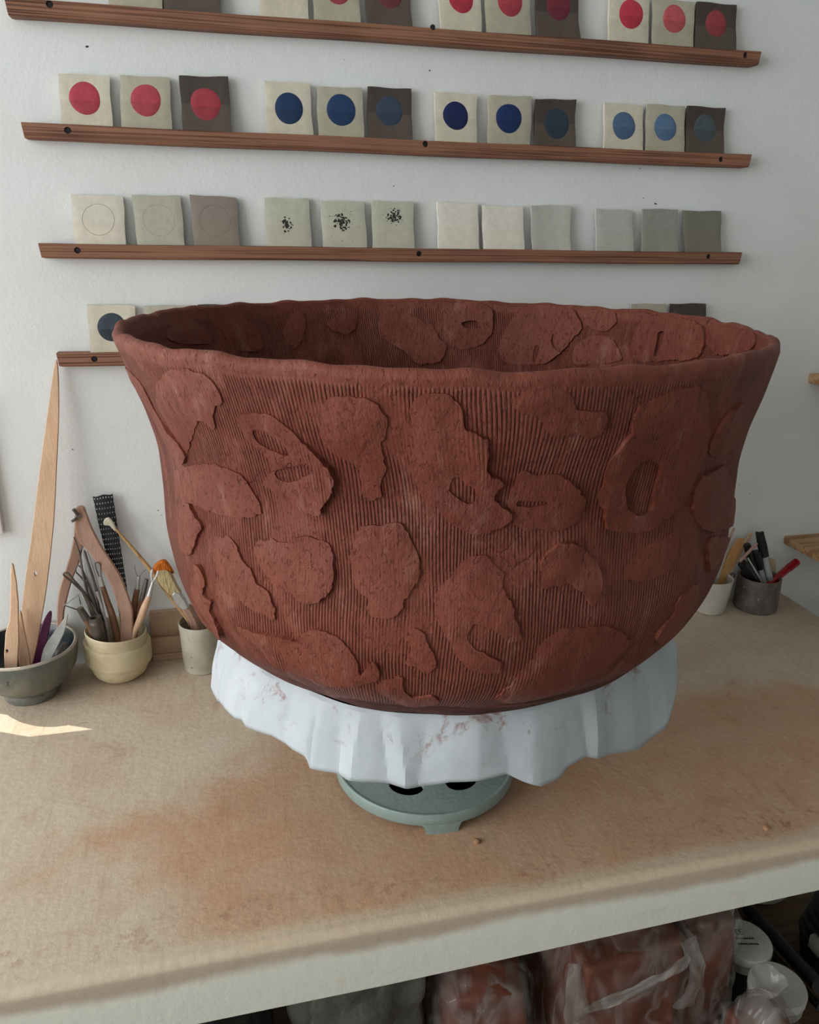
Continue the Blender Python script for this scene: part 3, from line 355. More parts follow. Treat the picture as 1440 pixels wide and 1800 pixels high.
def plate(poly, th, bend=0.0, sub=3, bev=0.25):
    """thin solid from an outline in space (kept as traced, given thickness and soft edges)"""
    P = [Vector(p) for p in poly]
    if sub > 1:
        Q = []; n = len(P)
        for i in range(n):
            p0, p1, p2, p3 = P[i-1], P[i], P[(i+1) % n], P[(i+2) % n]
            for k in range(sub):
                t = k/sub; Q.append(0.5*((2*p1)+(-p0+p2)*t+(2*p0-5*p1+4*p2-p3)*t*t+(-p0+3*p1-3*p2+p3)*t**3))
        P = Q
    n = len(P); c = sum(P, Vector())/n; nr = Vector()
    for i in range(n): nr += (P[i]-c).cross(P[(i+1) % n]-c)
    nr.normalize()
    if nr.y > 0: nr = -nr; P = P[::-1]
    # inset ring for a soft edge
    def inset(d):
        R = []
        for i in range(n):
            a = (P[i]-P[i-1]); b = (P[(i+1) % n]-P[i])
            a = a.normalized() if a.length > 1e-9 else b.normalized(); b = b.normalized() if b.length > 1e-9 else a
            t = (a+b).normalized(); ins = nr.cross(t); R.append(P[i]+ins*d)
        return R
    I = inset(th*bev); h = th/2
    V = [tuple(p+nr*h) for p in I]+[tuple(p+nr*h*0.5) for p in P]+[tuple(p-nr*h*0.5) for p in P]+[tuple(p-nr*h) for p in I]
    F = []
    for r in range(3):
        for i in range(n): F.append((r*n+i, (r+1)*n+i, (r+1)*n+(i+1) % n, r*n+(i+1) % n))
    F.append([i for i in range(n)]); F.append([3*n+i for i in range(n)][::-1])
    return V, F

def drill(o, geo):
    """drill the closed shape geo out of mesh object o"""
    import bmesh
    me = bpy.data.meshes.new('drill'); me.from_pydata([tuple(v) for v in geo[0]], [], [tuple(f) for f in geo[1]]); c = bpy.data.objects.new('drill', me); COL.objects.link(c)
    for m in (o.data, me):
        bm = bmesh.new(); bm.from_mesh(m); bmesh.ops.recalc_face_normals(bm, faces=bm.faces[:]); bm.to_mesh(m); bm.free()
    md = o.modifiers.new('drill', 'BOOLEAN'); md.operation = 'DIFFERENCE'; md.object = c; md.solver = 'EXACT'; md.use_self = True
    bpy.context.view_layer.update()
    new = bpy.data.meshes.new_from_object(o.evaluated_get(bpy.context.evaluated_depsgraph_get()))
    o.modifiers.clear(); bpy.data.objects.remove(c)
    if len(new.polygons) > 6: new.name = o.data.name; o.data = new; new.set_sharp_from_angle(angle=math.radians(35))
def rod_y(c, rx, rz, y0, y1, n=20):
    V = [(c[0]+rx*math.cos(t), y, c[1]+rz*math.sin(t)) for y in (y0, y1) for t in np.linspace(0, 2*math.pi, n, endpoint=False)]
    return V, [(i, (i+1) % n, n+(i+1) % n, n+i) for i in range(n)]+[list(range(n))[::-1], [n+i for i in range(n)]]

# ---------------------------------------------------------------- room
WALL = m_wall()
SUNWIN = (-0.525, -0.393, 1.02, 1.57)      # x0,x1,z0,z1 of the narrow window beside the ledges
def wall_with_hole(name, a0, a1, z0, z1, hole, fixed, thick, axis):
    h0, h1, hz0, hz1 = hole
    cells = [(a0, h0, z0, z1), (h1, a1, z0, z1), (h0, h1, z0, hz0), (h0, h1, hz1, z1)]
    parts = []
    for p, q, r, s in cells:
        parts.append(box(p, q, fixed, fixed+thick, r, s) if axis == 'x' else box(fixed-thick, fixed, p, q, r, s))
    return struct(mk(name, *join(*parts), WALL, sharp=30))
wall_back = wall_with_hole('wall_back', -2.2, 4.2, 0, 2.9, SUNWIN, 0.0, 0.012, 'x')
wall_left = wall_with_hole('wall_left', -3.4, 0.06, 0, 2.9, (WIN['y0'], WIN['y1'], WIN['z0'], WIN['z1']), -2.2, 0.12, 'y')
struct(mk('wall_right', *box(4.2, 4.3, -3.4, 0.06, 0, 2.9), WALL))
struct(mk('wall_front', *box(-2.32, 4.3, -3.5, -3.4, 0, 2.9), WALL))
struct(mk('ceiling', *box(-2.32, 4.2, -3.4, 0.06, 2.9, 3.0), WALL))
struct(mk('floor', *box(-2.32, 4.2, -3.4, 0.06, -0.05, 0.0), m_plain('grey_floor', (112, 106, 98), 0.7)))
wm = m_plain('window_paint', (225, 225, 220), 0.5, var=0.03)
def frame_x(x0, x1, z0, z1, t=0.02):
    return join(box(x0-t, x0, -0.008, 0.012, z0-t, z1+t), box(x1, x1+t, -0.008, 0.012, z0-t, z1+t), box(x0, x1, -0.008, 0.012, z1, z1+t), box(x0, x1, -0.008, 0.012, z0-t, z0))
struct(mk('window_1', *frame_x(*SUNWIN), wm))
def frame_y(x, y0, y1, z0, z1, t=0.05):
    return join(box(x-0.05, x+0.01, y0-t, y0, z0-t, z1+t), box(x-0.05, x+0.01, y1, y1+t, z0-t, z1+t), box(x-0.05, x+0.01, y0, y1, z1, z1+t), box(x-0.05, x+0.03, y0, y1, z0-t, z0))
struct(mk('window_2', *frame_y(WIN['x'], WIN['y0'], WIN['y1'], WIN['z0'], WIN['z1']), wm))
# knocks and nail holes in the plaster
chipm = m_plain('dark_nail_hole', (52, 46, 42), 0.9, bump=0)
for i, (x, z, r) in enumerate(CHIPS):
    r = r/1700; a = [(x+r*(1+0.5*math.sin(3*t+i))*math.cos(t)*(1.7 if i % 3 == 0 else 1), -0.0006, z+r*(1+0.4*math.sin(2*t+i))*math.sin(t)) for t in np.linspace(0, 2*math.pi, 9)[:-1]]
    V = a+[(x, -0.0002, z)]; mk('nail_hole', V, [(k, (k+1) % 8, 8) for k in range(8)], chipm, wall_back)

# ---------------------------------------------------------------- bench
BX0, BX1, BY0 = -1.30, 1.4514, -0.69
bench = thing('work_bench', ((BX0+BX1)/2, BY0/2, 0), 'long potter work bench covered in clay-stained canvas, standing against the white wall', 'bench')
def bench_top():
    # cross-section in (y,z), rounded front edge, swept along x with a fine grid so that the canvas can sag a little
    R = 0.012; prof = [(0.0, 0.9)]
    prof += [(-0.69*t, 0.9) for t in np.linspace(0.02, (0.69-R)/0.69, 60)]
    prof += [(BY0+R-R*math.sin(a), 0.9-R+R*math.cos(a)) for a in np.linspace(0.15, math.pi/2, 8)]
    prof += [(BY0-0.001*math.sin(t*3.1), 0.9-R-t*(0.091-R)) for t in np.linspace(0.08, 1, 12)]
    prof += [(BY0+0.01, 0.806), (-0.35, 0.806), (0.0, 0.806)]
    xs = np.concatenate([np.linspace(BX0, -0.3, 12)[:-1], np.linspace(-0.3, BX1, 220)]); m = len(prof); V = []; F = []
    for i, x in enumerate(xs):
        tz = 0.0
        for j, (y, z) in enumerate(prof):
            zz = z+(0.011*max(0, min(1, (x-0.40)/0.6)) if j >= 76 else 0)     # apron a little narrower towards the far end
            V.append((x, y, zz))
    for i in range(len(xs)-1):
        for j in range(m-1): F.append((i*m+j, i*m+j+1, (i+1)*m+j+1, (i+1)*m+j))
    F.append(list(range(m))[::-1]); F.append([(len(xs)-1)*m+j for j in range(m)])
    return V, F
mk('canvas_top', *bench_top(), m_canvas(), bench, sharp=30)
raw = m_wood('raw_timber', (150, 118, 84), (110, 80, 54), 2)
for x in (BX0+0.06, BX1-0.06):
    for y in (-0.62, -0.06): mk('leg', *box(x-0.035, x+0.035, y-0.035, y+0.035, 0, 0.808, 0.004), raw, bench)
mk('lower_shelf', *box(BX0+0.03, BX1-0.01, -0.67, -0.03, 0.278, 0.30, 0.003), m_wood('shelf_timber', (96, 74, 54), (66, 48, 34), 0), bench)
# dried lumps and crumbs of clay on the canvas
crm = m_plain('dry_clay_crumb', (176, 132, 98), 0.85)
def lump(c, r, seed, flat=0.6, n=10, m=7):
    V = []; F = []
    for j in range(m+1):
        ph = math.pi*j/m
        for i in range(n):
            a = 2*math.pi*i/n; k = r*(1+0.28*noise.noise(Vector((math.cos(a)*math.sin(ph)*1.7+seed, math.sin(a)*math.sin(ph)*1.7, math.cos(ph)*1.7))))
            V.append((c[0]+k*math.sin(ph)*math.cos(a), c[1]+k*math.sin(ph)*math.sin(a), c[2]+k*flat*math.cos(ph)))
    for j in range(m):
        for i in range(n): F.append((j*n+i, (j+1)*n+i, (j+1)*n+(i+1) % n, j*n+(i+1) % n))
    return V, F
for i, (x, y, r, lab) in enumerate([(0.537, -0.588, 0.0048, 'small dry clay crumb on the canvas in front of the turntable foot'), (0.9235, -0.650, 0.0052, 'small pale dry clay crumb near the front edge of the bench canvas')]):
    tag(mk('clay_crumb', *lump((x, y, 0.9+r*0.45), r, i*3.3), crm), lab, 'crumb', 'dry crumbs on the bench')

# ---------------------------------------------------------------- bowl
bz0, bz1 = BOWL['zb'], BOWL['zr']; BH = bz1-bz0; bc = BOWL['c']; PK = np.array(BOWL['prof'])
def pchip(x, y, xi):
    h = np.diff(x); d = np.diff(y)/h; m = np.zeros_like(y)
    for i in range(1, len(x)-1):
        if d[i-1]*d[i] > 0:
            w1 = 2*h[i]+h[i-1]; w2 = h[i]+2*h[i-1]; m[i] = (w1+w2)/(w1/d[i-1]+w2/d[i])
    m[0] = d[0]; m[-1] = d[-1]; k = np.clip(np.searchsorted(x, xi)-1, 0, len(x)-2); t = (xi-x[k])/h[k]
    return (2*t**3-3*t**2+1)*y[k]+(t**3-2*t**2+t)*h[k]*m[k]+(-2*t**3+3*t**2)*y[k+1]+(t**3-t**2)*h[k]*m[k+1]
def brad(s): return pchip(PK[:, 0], PK[:, 1], np.clip(np.asarray(s, float), 0, 1))
_W = RNG.normal(size=(14, 4))
def bwob(t, s):
    """slow hand-built unevenness of the wall, metres"""
    o = 0
    for i in range(14):
        kt = int(2+i*1.7); o = o+0.00042*_W[i, 2]*np.sin(kt*t+_W[i, 0]*3+s*_W[i, 1]*9)
    return o
WALLT = 0.0135
def bsurf(t, s, off=0.0, inner=False):
    """point on the bowl wall: t angle (rad), s 0 foot .. 1 rim, off along the wall normal"""
    t = np.asarray(t, float); s = np.asarray(s, float)
    cx = bc[0]+(bc[2]-bc[0])*s+bc[4]*4*s*(1-s); cy = bc[1]+(bc[3]-bc[1])*s
    r = brad(s)+bwob(t, s)*np.clip((1.04-s)*6, 0, 1); e = 0.01
    dr = (brad(s+e)-brad(s-e))/(2*e*BH); dr = np.clip(dr, -1.5, 2.0); ln = np.sqrt(1+dr*dr); nr = 1/ln; nz = -dr/ln
    if inner: off = -(WALLT+off)
    rr = r+off*nr; z = bz0+BH*s+off*nz
    return np.stack([cx+rr*np.cos(t), cy+rr*np.sin(t), z], -1)
bowl = thing('clay_bowl', (0.505, -0.437, bz0), 'huge unfired red clay bowl with combed walls and torn clay patches', 'bowl')
def bowl_mesh():
    nt = 720; t = np.linspace(0, 2*np.pi, nt, endpoint=False); rings = []; uvs = []
    so = np.concatenate([np.linspace(0.0, 0.2, 40), np.linspace(0.2, 0.985, 110)[1:]])
    rimz = 0.0009*np.sin(t*17+np.sin(t*3)*2)+0.0008*np.sin(t*31+1+np.sin(t*4))+0.0005*np.sin(t*53+2)+0.0010*np.sin(t*5+0.7)
    rimr = 0.0008*np.sin(t*23+0.5)+0.0006*np.sin(t*41)
    for s in so:
        P = bsurf(t, s+0*t); w = np.clip((s-0.93)/0.055, 0, 1); P[:, 2] += rimz*w
        rings.append(P); uvs.append(np.stack([t*0.34, s*0.47+0*t], -1))
    # rolled lip
    a = bsurf(t, 0.985+0*t); b = bsurf(t, 0.985+0*t, 0.0, True)
    a[:, 2] += rimz; b[:, 2] += rimz; mid = (a+b)/2; hz = np.array([0, 0, 1.0])
    rad = np.stack([np.cos(t), np.sin(t), 0*t], -1)
    for an in np.linspace(0.12, 0.88, 9):
        th = math.pi*an; P = mid+(a-mid)*math.cos(th)+hz*0.0075*math.sin(th)+rad*(0.0016*math.sin(th)+rimr*math.sin(th))[:, None]
        rings.append(P); uvs.append(np.stack([t*0.34, 0.463+0.02*an+0*t], -1))
    for s in np.linspace(0.985, 0.30, 84):
        P = bsurf(t, s+0*t, 0.0, True); w = np.clip((s-0.93)/0.055, 0, 1); P[:, 2] += rimz*w
        rings.append(P); uvs.append(np.stack([t*0.34, 0.49+(1-s)*0.47+0*t], -1))
    ctr = np.array([bc[0], bc[1], bz0+0.016]); last = rings[-1]; z1 = last[:, 2].mean()-ctr[2]
    for q in np.linspace(0.04, 0.985, 26):       # rounded inner floor
        P = ctr+(last-ctr)*np.array([math.cos(q*math.pi/2)**0.75, math.cos(q*math.pi/2)**0.75, 0])
        P[:, 2] = ctr[2]+(last[:, 2]-ctr[2])*(1-math.sin(q*math.pi/2))**1.0
        rings.append(P); uvs.append(np.stack([t*0.34*(1-q)+q*0.6, 0.49+0.33+0.25*q+0*t], -1))
    V = np.concatenate(rings); U = np.concatenate(uvs); m = len(rings); i = np.arange(nt); F = []
    for j in range(m-1):
        F.append(np.stack([j*nt+i, j*nt+(i+1) % nt, (j+1)*nt+(i+1) % nt, (j+1)*nt+i], -1))
    F = np.concatenate(F).tolist(); F.append(list(range(nt))[::-1]); F.append([(m-1)*nt+k for k in range(nt)])
    return V, F, U
bV, bF, bU = bowl_mesh()
CLAY = m_clay('red_clay_combed', 1.0); CLAYI = m_clay('red_clay_smoothed', 0.55, (0.30, 0.44))
mk('bowl_wall', bV, bF, CLAY, bowl, sharp=0, uv=bU, uvname='clay')

def inside(poly, P):
    x, y = P[:, 0], P[:, 1]; r = np.zeros(len(P), bool); n = len(poly)
    for i in range(n):
        x0, y0 = poly[i]; x1, y1 = poly[(i+1) % n]
        c = ((y0 > y) != (y1 > y)); r ^= c & (x < (x1-x0)*(y-y0)/(y1-y0+1e-15)+x0)
    return r
def segdist(poly, P):
    d = np.full(len(P), 9.0); n = len(poly)
    for i in range(n):
        a = poly[i]; b = poly[(i+1) % n]; ab = b-a; t = np.clip(((P-a)@ab)/(ab@ab+1e-15), 0, 1)
        d = np.minimum(d, np.linalg.norm(P-(a+t[:, None]*ab), axis=1))
    return d
def ragged(pts, step, amp, seed):
    P = np.array(pts, float); n = len(P); Q = []
    for i in range(n):
        p0, p1, p2, p3 = P[i-1], P[i], P[(i+1) % n], P[(i+2) % n]; k = max(2, int(np.linalg.norm(p2-p1)/step))
        for j in range(k):
            t = j/k; Q.append(0.5*((2*p1)+(-p0+p2)*t+(2*p0-5*p1+4*p2-p3)*t*t+(-p0+3*p1-3*p2+p3)*t**3))
    Q = np.array(Q); out = []
    for q in Q:
        f = Vector((q[0]*130+seed, q[1]*130, seed*0.7)); g = Vector((q[0]*420+seed, q[1]*420, seed))
        out.append(q+amp*np.array([noise.noise(f)+0.5*noise.noise(g), noise.noise(f+Vector((7, 3, 1)))+0.5*noise.noise(g+Vector((3, 9, 1)))]))
    return np.array(out)
KU, KV = 0.34, 0.47
def clay_patch(idx, outline, holes, tmm, inner):
    conv = lambda L: [(math.radians(a)*KU, s*KV) for a, s in L]
    loops = [ragged(conv(outline), 0.0030, 0.0024, idx*3.7)]+[ragged(conv(h), 0.0028, 0.0014, idx*5.1+k) for k, h in enumerate(holes)]
    lo = loops[0].min(0); hi = loops[0].max(0); st = 0.0065
    gx, gy = np.meshgrid(np.arange(lo[0], hi[0], st), np.arange(lo[1], hi[1], st)); G = np.stack([gx.ravel(), gy.ravel()], -1)+RNG.uniform(-st*.3, st*.3, (gx.size, 2))
    ok = inside(loops[0], G); dist = segdist(loops[0], G)
    for h in loops[1:]: ok &= ~inside(h, G); dist = np.minimum(dist, segdist(h, G))
    G = G[ok & (dist > 0.0024)]
    near = [l+0.0 for l in loops]
    pts = np.concatenate(loops+[G]); edges = []; b = 0
    for l in loops: edges += [(b+i, b+(i+1) % len(l)) for i in range(len(l))]; b += len(l)
    r = delaunay_2d_cdt([Vector(p) for p in pts], edges, [], 0, 1e-7)
    P = np.array([tuple(v) for v in r[0]]); T = np.array([f for f in r[2] if len(f) == 3]); cen = P[T].mean(1)
    keep = inside(loops[0], cen)
    for h in loops[1:]: keep &= ~inside(h, cen)
    T = T[keep]
    d = segdist(loops[0], P)
    for h in loops[1:]: d = np.minimum(d, segdist(h, P))
    t = tmm*0.00066
    nz = np.array([noise.noise(Vector((p[0]*45+idx, p[1]*45, idx*1.3))) for p in P]); nl = np.array([noise.noise(Vector((p[0]*26+idx*2, p[1]*26, 4.4))) for p in P])
    e = np.clip(d/0.006, 0, 1); e = e*e*(3-2*e); fe = np.clip(d/0.016, 0, 1); fe = fe*fe*(3-2*fe)
    q = (P-loops[0].mean(0)); q = q/(np.abs(q).max(0)+1e-9)
    crisp = np.clip(0.62+0.75*q[:, 0]*(-1 if inner else 1)-0.25*q[:, 1]+nl*1.1, 0, 1)      # pressed edge: crisp on one side, smeared on the other
    if tmm >= 5: crisp = np.maximum(crisp, 0.35)
    lift = np.clip(nl*2.2, 0, 1)*(1-np.clip(d/0.014, 0, 1))*t*0.7 if tmm >= 5 else 0
    h = t*(crisp*(0.78+0.22*e)+(1-crisp)*fe)+nz*t*0.2*np.clip(d/0.01, 0, 1)+lift+0.0003
    # boundary edges -> side wall down into the bowl
    cnt = {}
    for a, b_, c in T:
        for q in ((a, b_), (b_, c), (c, a)): cnt[(q[0], q[1])] = 1
    bd = [q for q in cnt if (q[1], q[0]) not in cnt]
    th = P[:, 0]/KU; ss = np.clip(P[:, 1]/KV, 0.0, 0.995)
    top = bsurf(th, ss, h, inner)
    V = [tuple(v) for v in top]; F = [tuple(f) for f in T]; U = [(p[0], p[1] if not inner else 0.49+0.47-p[1]) for p in P]
    ids = sorted({i for q in bd for i in q}); low = bsurf(th[ids], ss[ids], -0.002, inner); mp = {}
    for i, v in zip(ids, low): mp[i] = len(V); V.append(tuple(v)); U.append((P[i, 0]+0.001, P[i, 1]))
    for a, b_ in bd: F.append((b_, a, mp[a], mp[b_]))
    if inner: F = [tuple(reversed(f)) for f in F]
    mk('clay_patch', V, F, CLAYI, bowl, sharp=50, uv=U, uvname='clay')
for i, (o, hs, tm) in enumerate(OUTER): clay_patch(i, o, hs, tm, False)
for i, (o, hs, tm) in enumerate(INNER): clay_patch(40+i, o, hs, tm, True)

# ---------------------------------------------------------------- paper under the bowl
def paper():
    keys = [(-170, 0.285, 1.090), (-155, 0.285, 1.109), (-141.7, 0.285, 1.119), (-135.6, 0.285, 1.114), (-131.5, 0.285, 1.1134), (-131.0, 0.285, 1.1014), (-125, 0.285, 1.1026), (-122, 0.285, 1.101), (-115.8, 0.285, 1.102),
            (-107, 0.285, 1.100), (-100, 0.285, 1.1078), (-94.3, 0.285, 1.1078), (-87.6, 0.285, 1.109), (-84.2, 0.287, 1.099), (-80, 0.289, 1.089), (-74.6, 0.287, 1.088), (-71.8, 0.285, 1.096), (-66.5, 0.285, 1.097), (-55, 0.287, 1.076),
            (-45, 0.300, 1.060), (-36, 0.318, 1.066), (-28, 0.332, 1.100), (-20, 0.330, 1.135), (0, 0.31, 1.12), (40, 0.30, 1.11), (90, 0.295, 1.11), (140, 0.29, 1.10), (180, 0.287, 1.088)]
    ka = np.array([k[0] for k in keys]+[keys[0][0]+360.0]); kr = np.array([k[1] for k in keys]+[keys[0][1]]); kz = np.array([k[2] for k in keys]+[keys[0][2]])
    nt = 540; ang = np.linspace(-170, 190, nt, endpoint=False); R = np.interp(ang, ka, kr); Z = np.interp(ang, ka, kz)
    t = np.radians(ang); V = []; m = 30
    fr = random.Random(12); fk = [-176.0]; fv = [0.0]                 # irregular flat panels meeting in creases
    while fk[-1] < 184: fk.append(fk[-1]+fr.uniform(3.5, 13)); fv.append(fr.uniform(0.001, 0.0045)*(1 if len(fk) % 2 else -1))
    fk = np.array(fk); fv = np.array(fv); gk = fk+np.array([fr.uniform(-3, 3) for _ in fk]); gk.sort()
    for j in range(m):
        q = j/(m-1)
        for i in range(nt):
            if q < 0.45:      # lies against the underside of the bowl
                s = 0.005+0.15*(q/0.45); P = bsurf(t[i], s, -0.0)
                r0 = brad(s)+0.0012+0.001*math.sin(ang[i]*0.9); p = np.array([P[0], P[1], P[2]-0.0018])
                c = np.array([bc[0], bc[1]]); V.append((p[0]+0.001*math.cos(t[i]), p[1]+0.001*math.sin(t[i]), p[2])); last = None
            else:
                k = (q-0.45)/0.55; s = 0.155; A = bsurf(t[i], s, 0.0); ra = math.hypot(A[0]-bc[0], A[1]-bc[1]); za = A[2]-0.0018
                # free skirt: leaves the bowl outwards, then drops
                r = ra+(R[i]-ra)*(1-(1-k)**1.45)+0.001; z = za+(Z[i]-za)*(k**1.12)
                cr = float(np.interp(ang[i], fk*(1-k)+gk*k, fv))*min(1, 0.35+k*1.2); n1 = 0.0014*noise.noise(Vector((ang[i]*0.09, k*2.5, 1.0)))*min(1, k*4)+0.0006*noise.noise(Vector((ang[i]*0.35, k*5, 3.0)))*min(1, k*4)
                V.append((bc[0]+(r+cr*0.9+n1)*math.cos(t[i]), bc[1]+(r+cr*0.9+n1)*math.sin(t[i]), z+cr*0.08+n1*0.4))
    F = []
    for j in range(m-1):
        for i in range(nt): F.append((j*nt+i, j*nt+(i+1) % nt, (j+1)*nt+(i+1) % nt, (j+1)*nt+i))
    return V, F
def m_paper():
    k = NT('white_paper'); v = k.co(); n = k.noise(v, 16, 5, 0.6); sm = k.noise(v, 26, 6, 0.7, 0.5); s3 = k.sep(v)
    col = k.mix(k.ramp(n, 0.3, 0.7), lin((186, 192, 196)), lin((196, 201, 204)))
    top = k.ramp(s3[2], 1.105, 1.165)           # brown smears where damp clay touched it
    col = k.mix(k.math('MULTIPLY', k.ramp(sm, 0.54, 0.66), k.math('MULTIPLY', top, 0.75)), col, lin((138, 88, 66)))
    MATS['white_paper'] = k.done(col, 0.7, k.bump(n, 0.003, 0.3), 0.2); return MATS['white_paper']
tw = thing('paper_sheet', (bc[0], bc[1], 1.06), 'crumpled white paper sheet spread under the clay bowl, drooping like a skirt', 'paper')
po = mk('sheet', *paper(), m_paper(), tw, sharp=14)
md = po.modifiers.new('thickness', 'SOLIDIFY'); md.thickness = 0.0005; md.offset = -1

# ---------------------------------------------------------------- turntable
WC = (0.507, -0.4335)
wheel = thing('banding_wheel', (WC[0], WC[1], 0.9), 'grey-green cast iron banding wheel with cut-outs, carrying the clay bowl', 'turntable')
GREEN = m_plain('grey_green_enamel', (136, 153, 147), 0.42, 0.4, var=0.05, bump=0.0006, bscale=160)
GREEND = GREEN
def base_plate():
    Ro = 0.1296; n = 96; outer = [(Ro*0.965*math.cos(a), Ro*0.965*math.sin(a)) for a in np.linspace(0, 2*math.pi, n, endpoint=False)]
    fa = math.radians(-94); loops = [np.array(outer)]
    for k in range(6):
        c = fa+math.radians(30)+k*math.pi/3; L = []
        for a in np.linspace(0, 2*math.pi, 26, endpoint=False):
            tx = 0.019*math.cos(a); ty = 0.025*math.sin(a); rr = 0.077+tx; L.append((rr*math.cos(c)-ty*math.sin(c), rr*math.sin(c)+ty*math.cos(c)))
        loops.append(np.array(L))
    g = np.linspace(-Ro, Ro, 34); gx, gy = np.meshgrid(g, g); G = np.stack([gx.ravel(), gy.ravel()], -1); ok = inside(loops[0], G); d = segdist(loops[0], G)
    for h in loops[1:]: ok &= ~inside(h, G); d = np.minimum(d, segdist(h, G))
    G = G[ok & (d > 0.003)]; pts = np.concatenate(loops+[G]); ed = []; b = 0
    for l in loops: ed += [(b+i, b+(i+1) % len(l)) for i in range(len(l))]; b += len(l)
    r = delaunay_2d_cdt([Vector(p) for p in pts], ed, [], 0, 1e-8); P = np.array([tuple(v) for v in r[0]]); T = np.array([f for f in r[2] if len(f) == 3]); cen = P[T].mean(1)
    keep = inside(loops[0], cen)
    for h in loops[1:]: keep &= ~inside(h, cen)
    T = T[keep]; rad = np.linalg.norm(P, axis=1); zt = 0.9285+0.016*np.clip(1-rad/Ro, 0, 1)**1.3; n = len(P)
    V = [(WC[0]+p[0], WC[1]+p[1], z) for p, z in zip(P, zt)]+[(WC[0]+p[0], WC[1]+p[1], z-0.010) for p, z in zip(P, zt)]
    F = [tuple(f) for f in T]+[(f[2]+n, f[1]+n, f[0]+n) for f in T]; cnt = {}
    for a, b_, c in T:
        for q in ((a, b_), (b_, c), (c, a)): cnt[q] = 1
    for q in cnt:
        if (q[1], q[0]) not in cnt: F.append((q[1], q[0], q[0]+n, q[1]+n))
    return V, F
mk('base_plate', *base_plate(), GREEN, wheel, sharp=40)
mk('base_rim', *lathe([(0.1225, 0.013), (0.1285, 0.0125), (0.1296, 0.0145), (0.1296, 0.0275), (0.1282, 0.0295), (0.1262, 0.0298), (0.1245, 0.0290), (0.1225, 0.0285), (0.1225, 0.013)], (WC[0], WC[1], 0.9), 120), GREEND, wheel, sharp=35)
for k in range(3):
    c = math.radians(-94)+k*2*math.pi/3; V = []; F = []; nn = 9
    for j, (z, w) in enumerate(((0.0, 0.0215), (0.004, 0.022), (0.011, 0.0245), (0.0155, 0.029))):
        for rr in (0.1150, 0.1299):
            for i in range(nn):
                a = c+(w/0.129)*(2*i/(nn-1)-1); V.append((WC[0]+rr*math.cos(a), WC[1]+rr*math.sin(a), 0.9+z))
    for j in range(3):
        for sgn in (0, 1):
            for i in range(nn-1):
                a = j*2*nn+sgn*nn+i; q = (a, a+1, a+2*nn+1, a+2*nn); F.append(q if sgn else q[::-1])
        for i in (0, nn-1):
            a = j*2*nn+i; q = (a, a+nn, a+3*nn, a+2*nn); F.append(q if i == 0 else q[::-1])
    F += [(i, i+nn, i+nn+1, i+1) for i in range(nn-1)]
    mk('foot', V, F, GREEND, wheel, sharp=40)
mk('column', *lathe([(0.030, 0.030), (0.030, 0.05), (0.023, 0.06), (0.021, 0.12), (0.026, 0.17), (0.030, 0.19)], (WC[0], WC[1], 0.9), 40), GREEN, wheel)
mk('wheel_head', *lathe([(0.03, 0.186), (0.10, 0.190), (0.112, 0.192), (0.114, 0.196), (0.114, 0.2055), (0.112, 0.208), (0.0, 0.208)], (WC[0]-0.002, WC[1]-0.003, 0.9), 80), GREEN, wheel)

# ---------------------------------------------------------------- tile ledges
LEDGE = m_wood('larch_ledge', (142, 100, 78), (80, 50, 38), 0, 1.0, 0.6, 420.0, 0.85)
SCREWM = m_plain('screw_steel', (46, 46, 50), 0.4, 0.5, 0.6, bump=0)
LN = ['topmost', 'second', 'third', 'lowest']
LL = ['topmost rough wooden tile ledge, holding red-dotted tiles', 'wooden tile ledge under the row of red and blue dotted tiles', 'wooden tile ledge under the row of plain and speckled grey tiles', 'lowest wooden tile ledge, partly behind the clay bowl, slat leaning at its end']
def rail_z(r, x):
    (x0, z0), (x1, z1) = RAILS[r]; return z0+(z1-z0)*(x-x0)/(x1-x0)
for r in range(4):
    (x0, z0), (x1, z1) = RAILS[r]; H = 0.0215; n = 60; V = []; F = []; D_ = 0.022
    e = thing('tile_ledge', (x0, -0.011, z0-H), LL[r], 'ledge', 'wooden ledges for test tiles')
    sec = [(-D_+0.0008, 0), (-D_, -0.001), (-D_, -H+0.0025), (-D_+0.0022, -H), (0, -H), (0, 0)]
    for i, q in enumerate([0, 0.002]+list(np.linspace(0.006, 0.994, n-3))+[0.998, 1]):
        x = x0+(x1-x0)*q; z = z0+(z1-z0)*q+0.0005*math.sin(q*19+r)
        for y, dz in sec:
            cut = 0.0020*max(0, 1-min(q, 1-q)/0.006)**1.5 if dz < -0.01 else 0   # rounded lower end corners
            V.append((x+(cut if q < .5 else -cut), y, z+dz+(cut*0.5 if dz < -0.01 else 0)))
    for i in range(n):
        for j in range(6): F.append((i*6+j, i*6+(j+1) % 6, (i+1)*6+(j+1) % 6, (i+1)*6+j))
    F.append(list(range(6))); F.append([n*6+j for j in range(6)][::-1])
    F = [tuple(reversed(f)) for f in F]
    bo = mk('batten', V, F, LEDGE, e, sharp=30)
    drill(bo, join(*[rod_y((hx, hz), 0.0048, 0.0046, -D_-0.01, -D_+0.0045) for hx, hz in HOLES[r]]))
    for hx, hz in HOLES[r]:      # dark screw sunk in its drilled hole
        R = 0.0042; nn = 16; V = [(hx+q*R*math.cos(a), -D_+d, hz+q*R*math.sin(a)) for q, d in ((1.0, 0.0044), (0.96, 0.0034), (0.5, 0.0030)) for a in np.linspace(0, 2*math.pi, nn, endpoint=False)]+[(hx, -D_+0.0036, hz)]
        F = [(k*nn+i, k*nn+(i+1) % nn, (k+1)*nn+(i+1) % nn, (k+1)*nn+i) for k in (0, 1) for i in range(nn)]+[(2*nn+i, 2*nn+(i+1) % nn, 3*nn) for i in range(nn)]
        mk('screw', V, F, SCREWM, e)

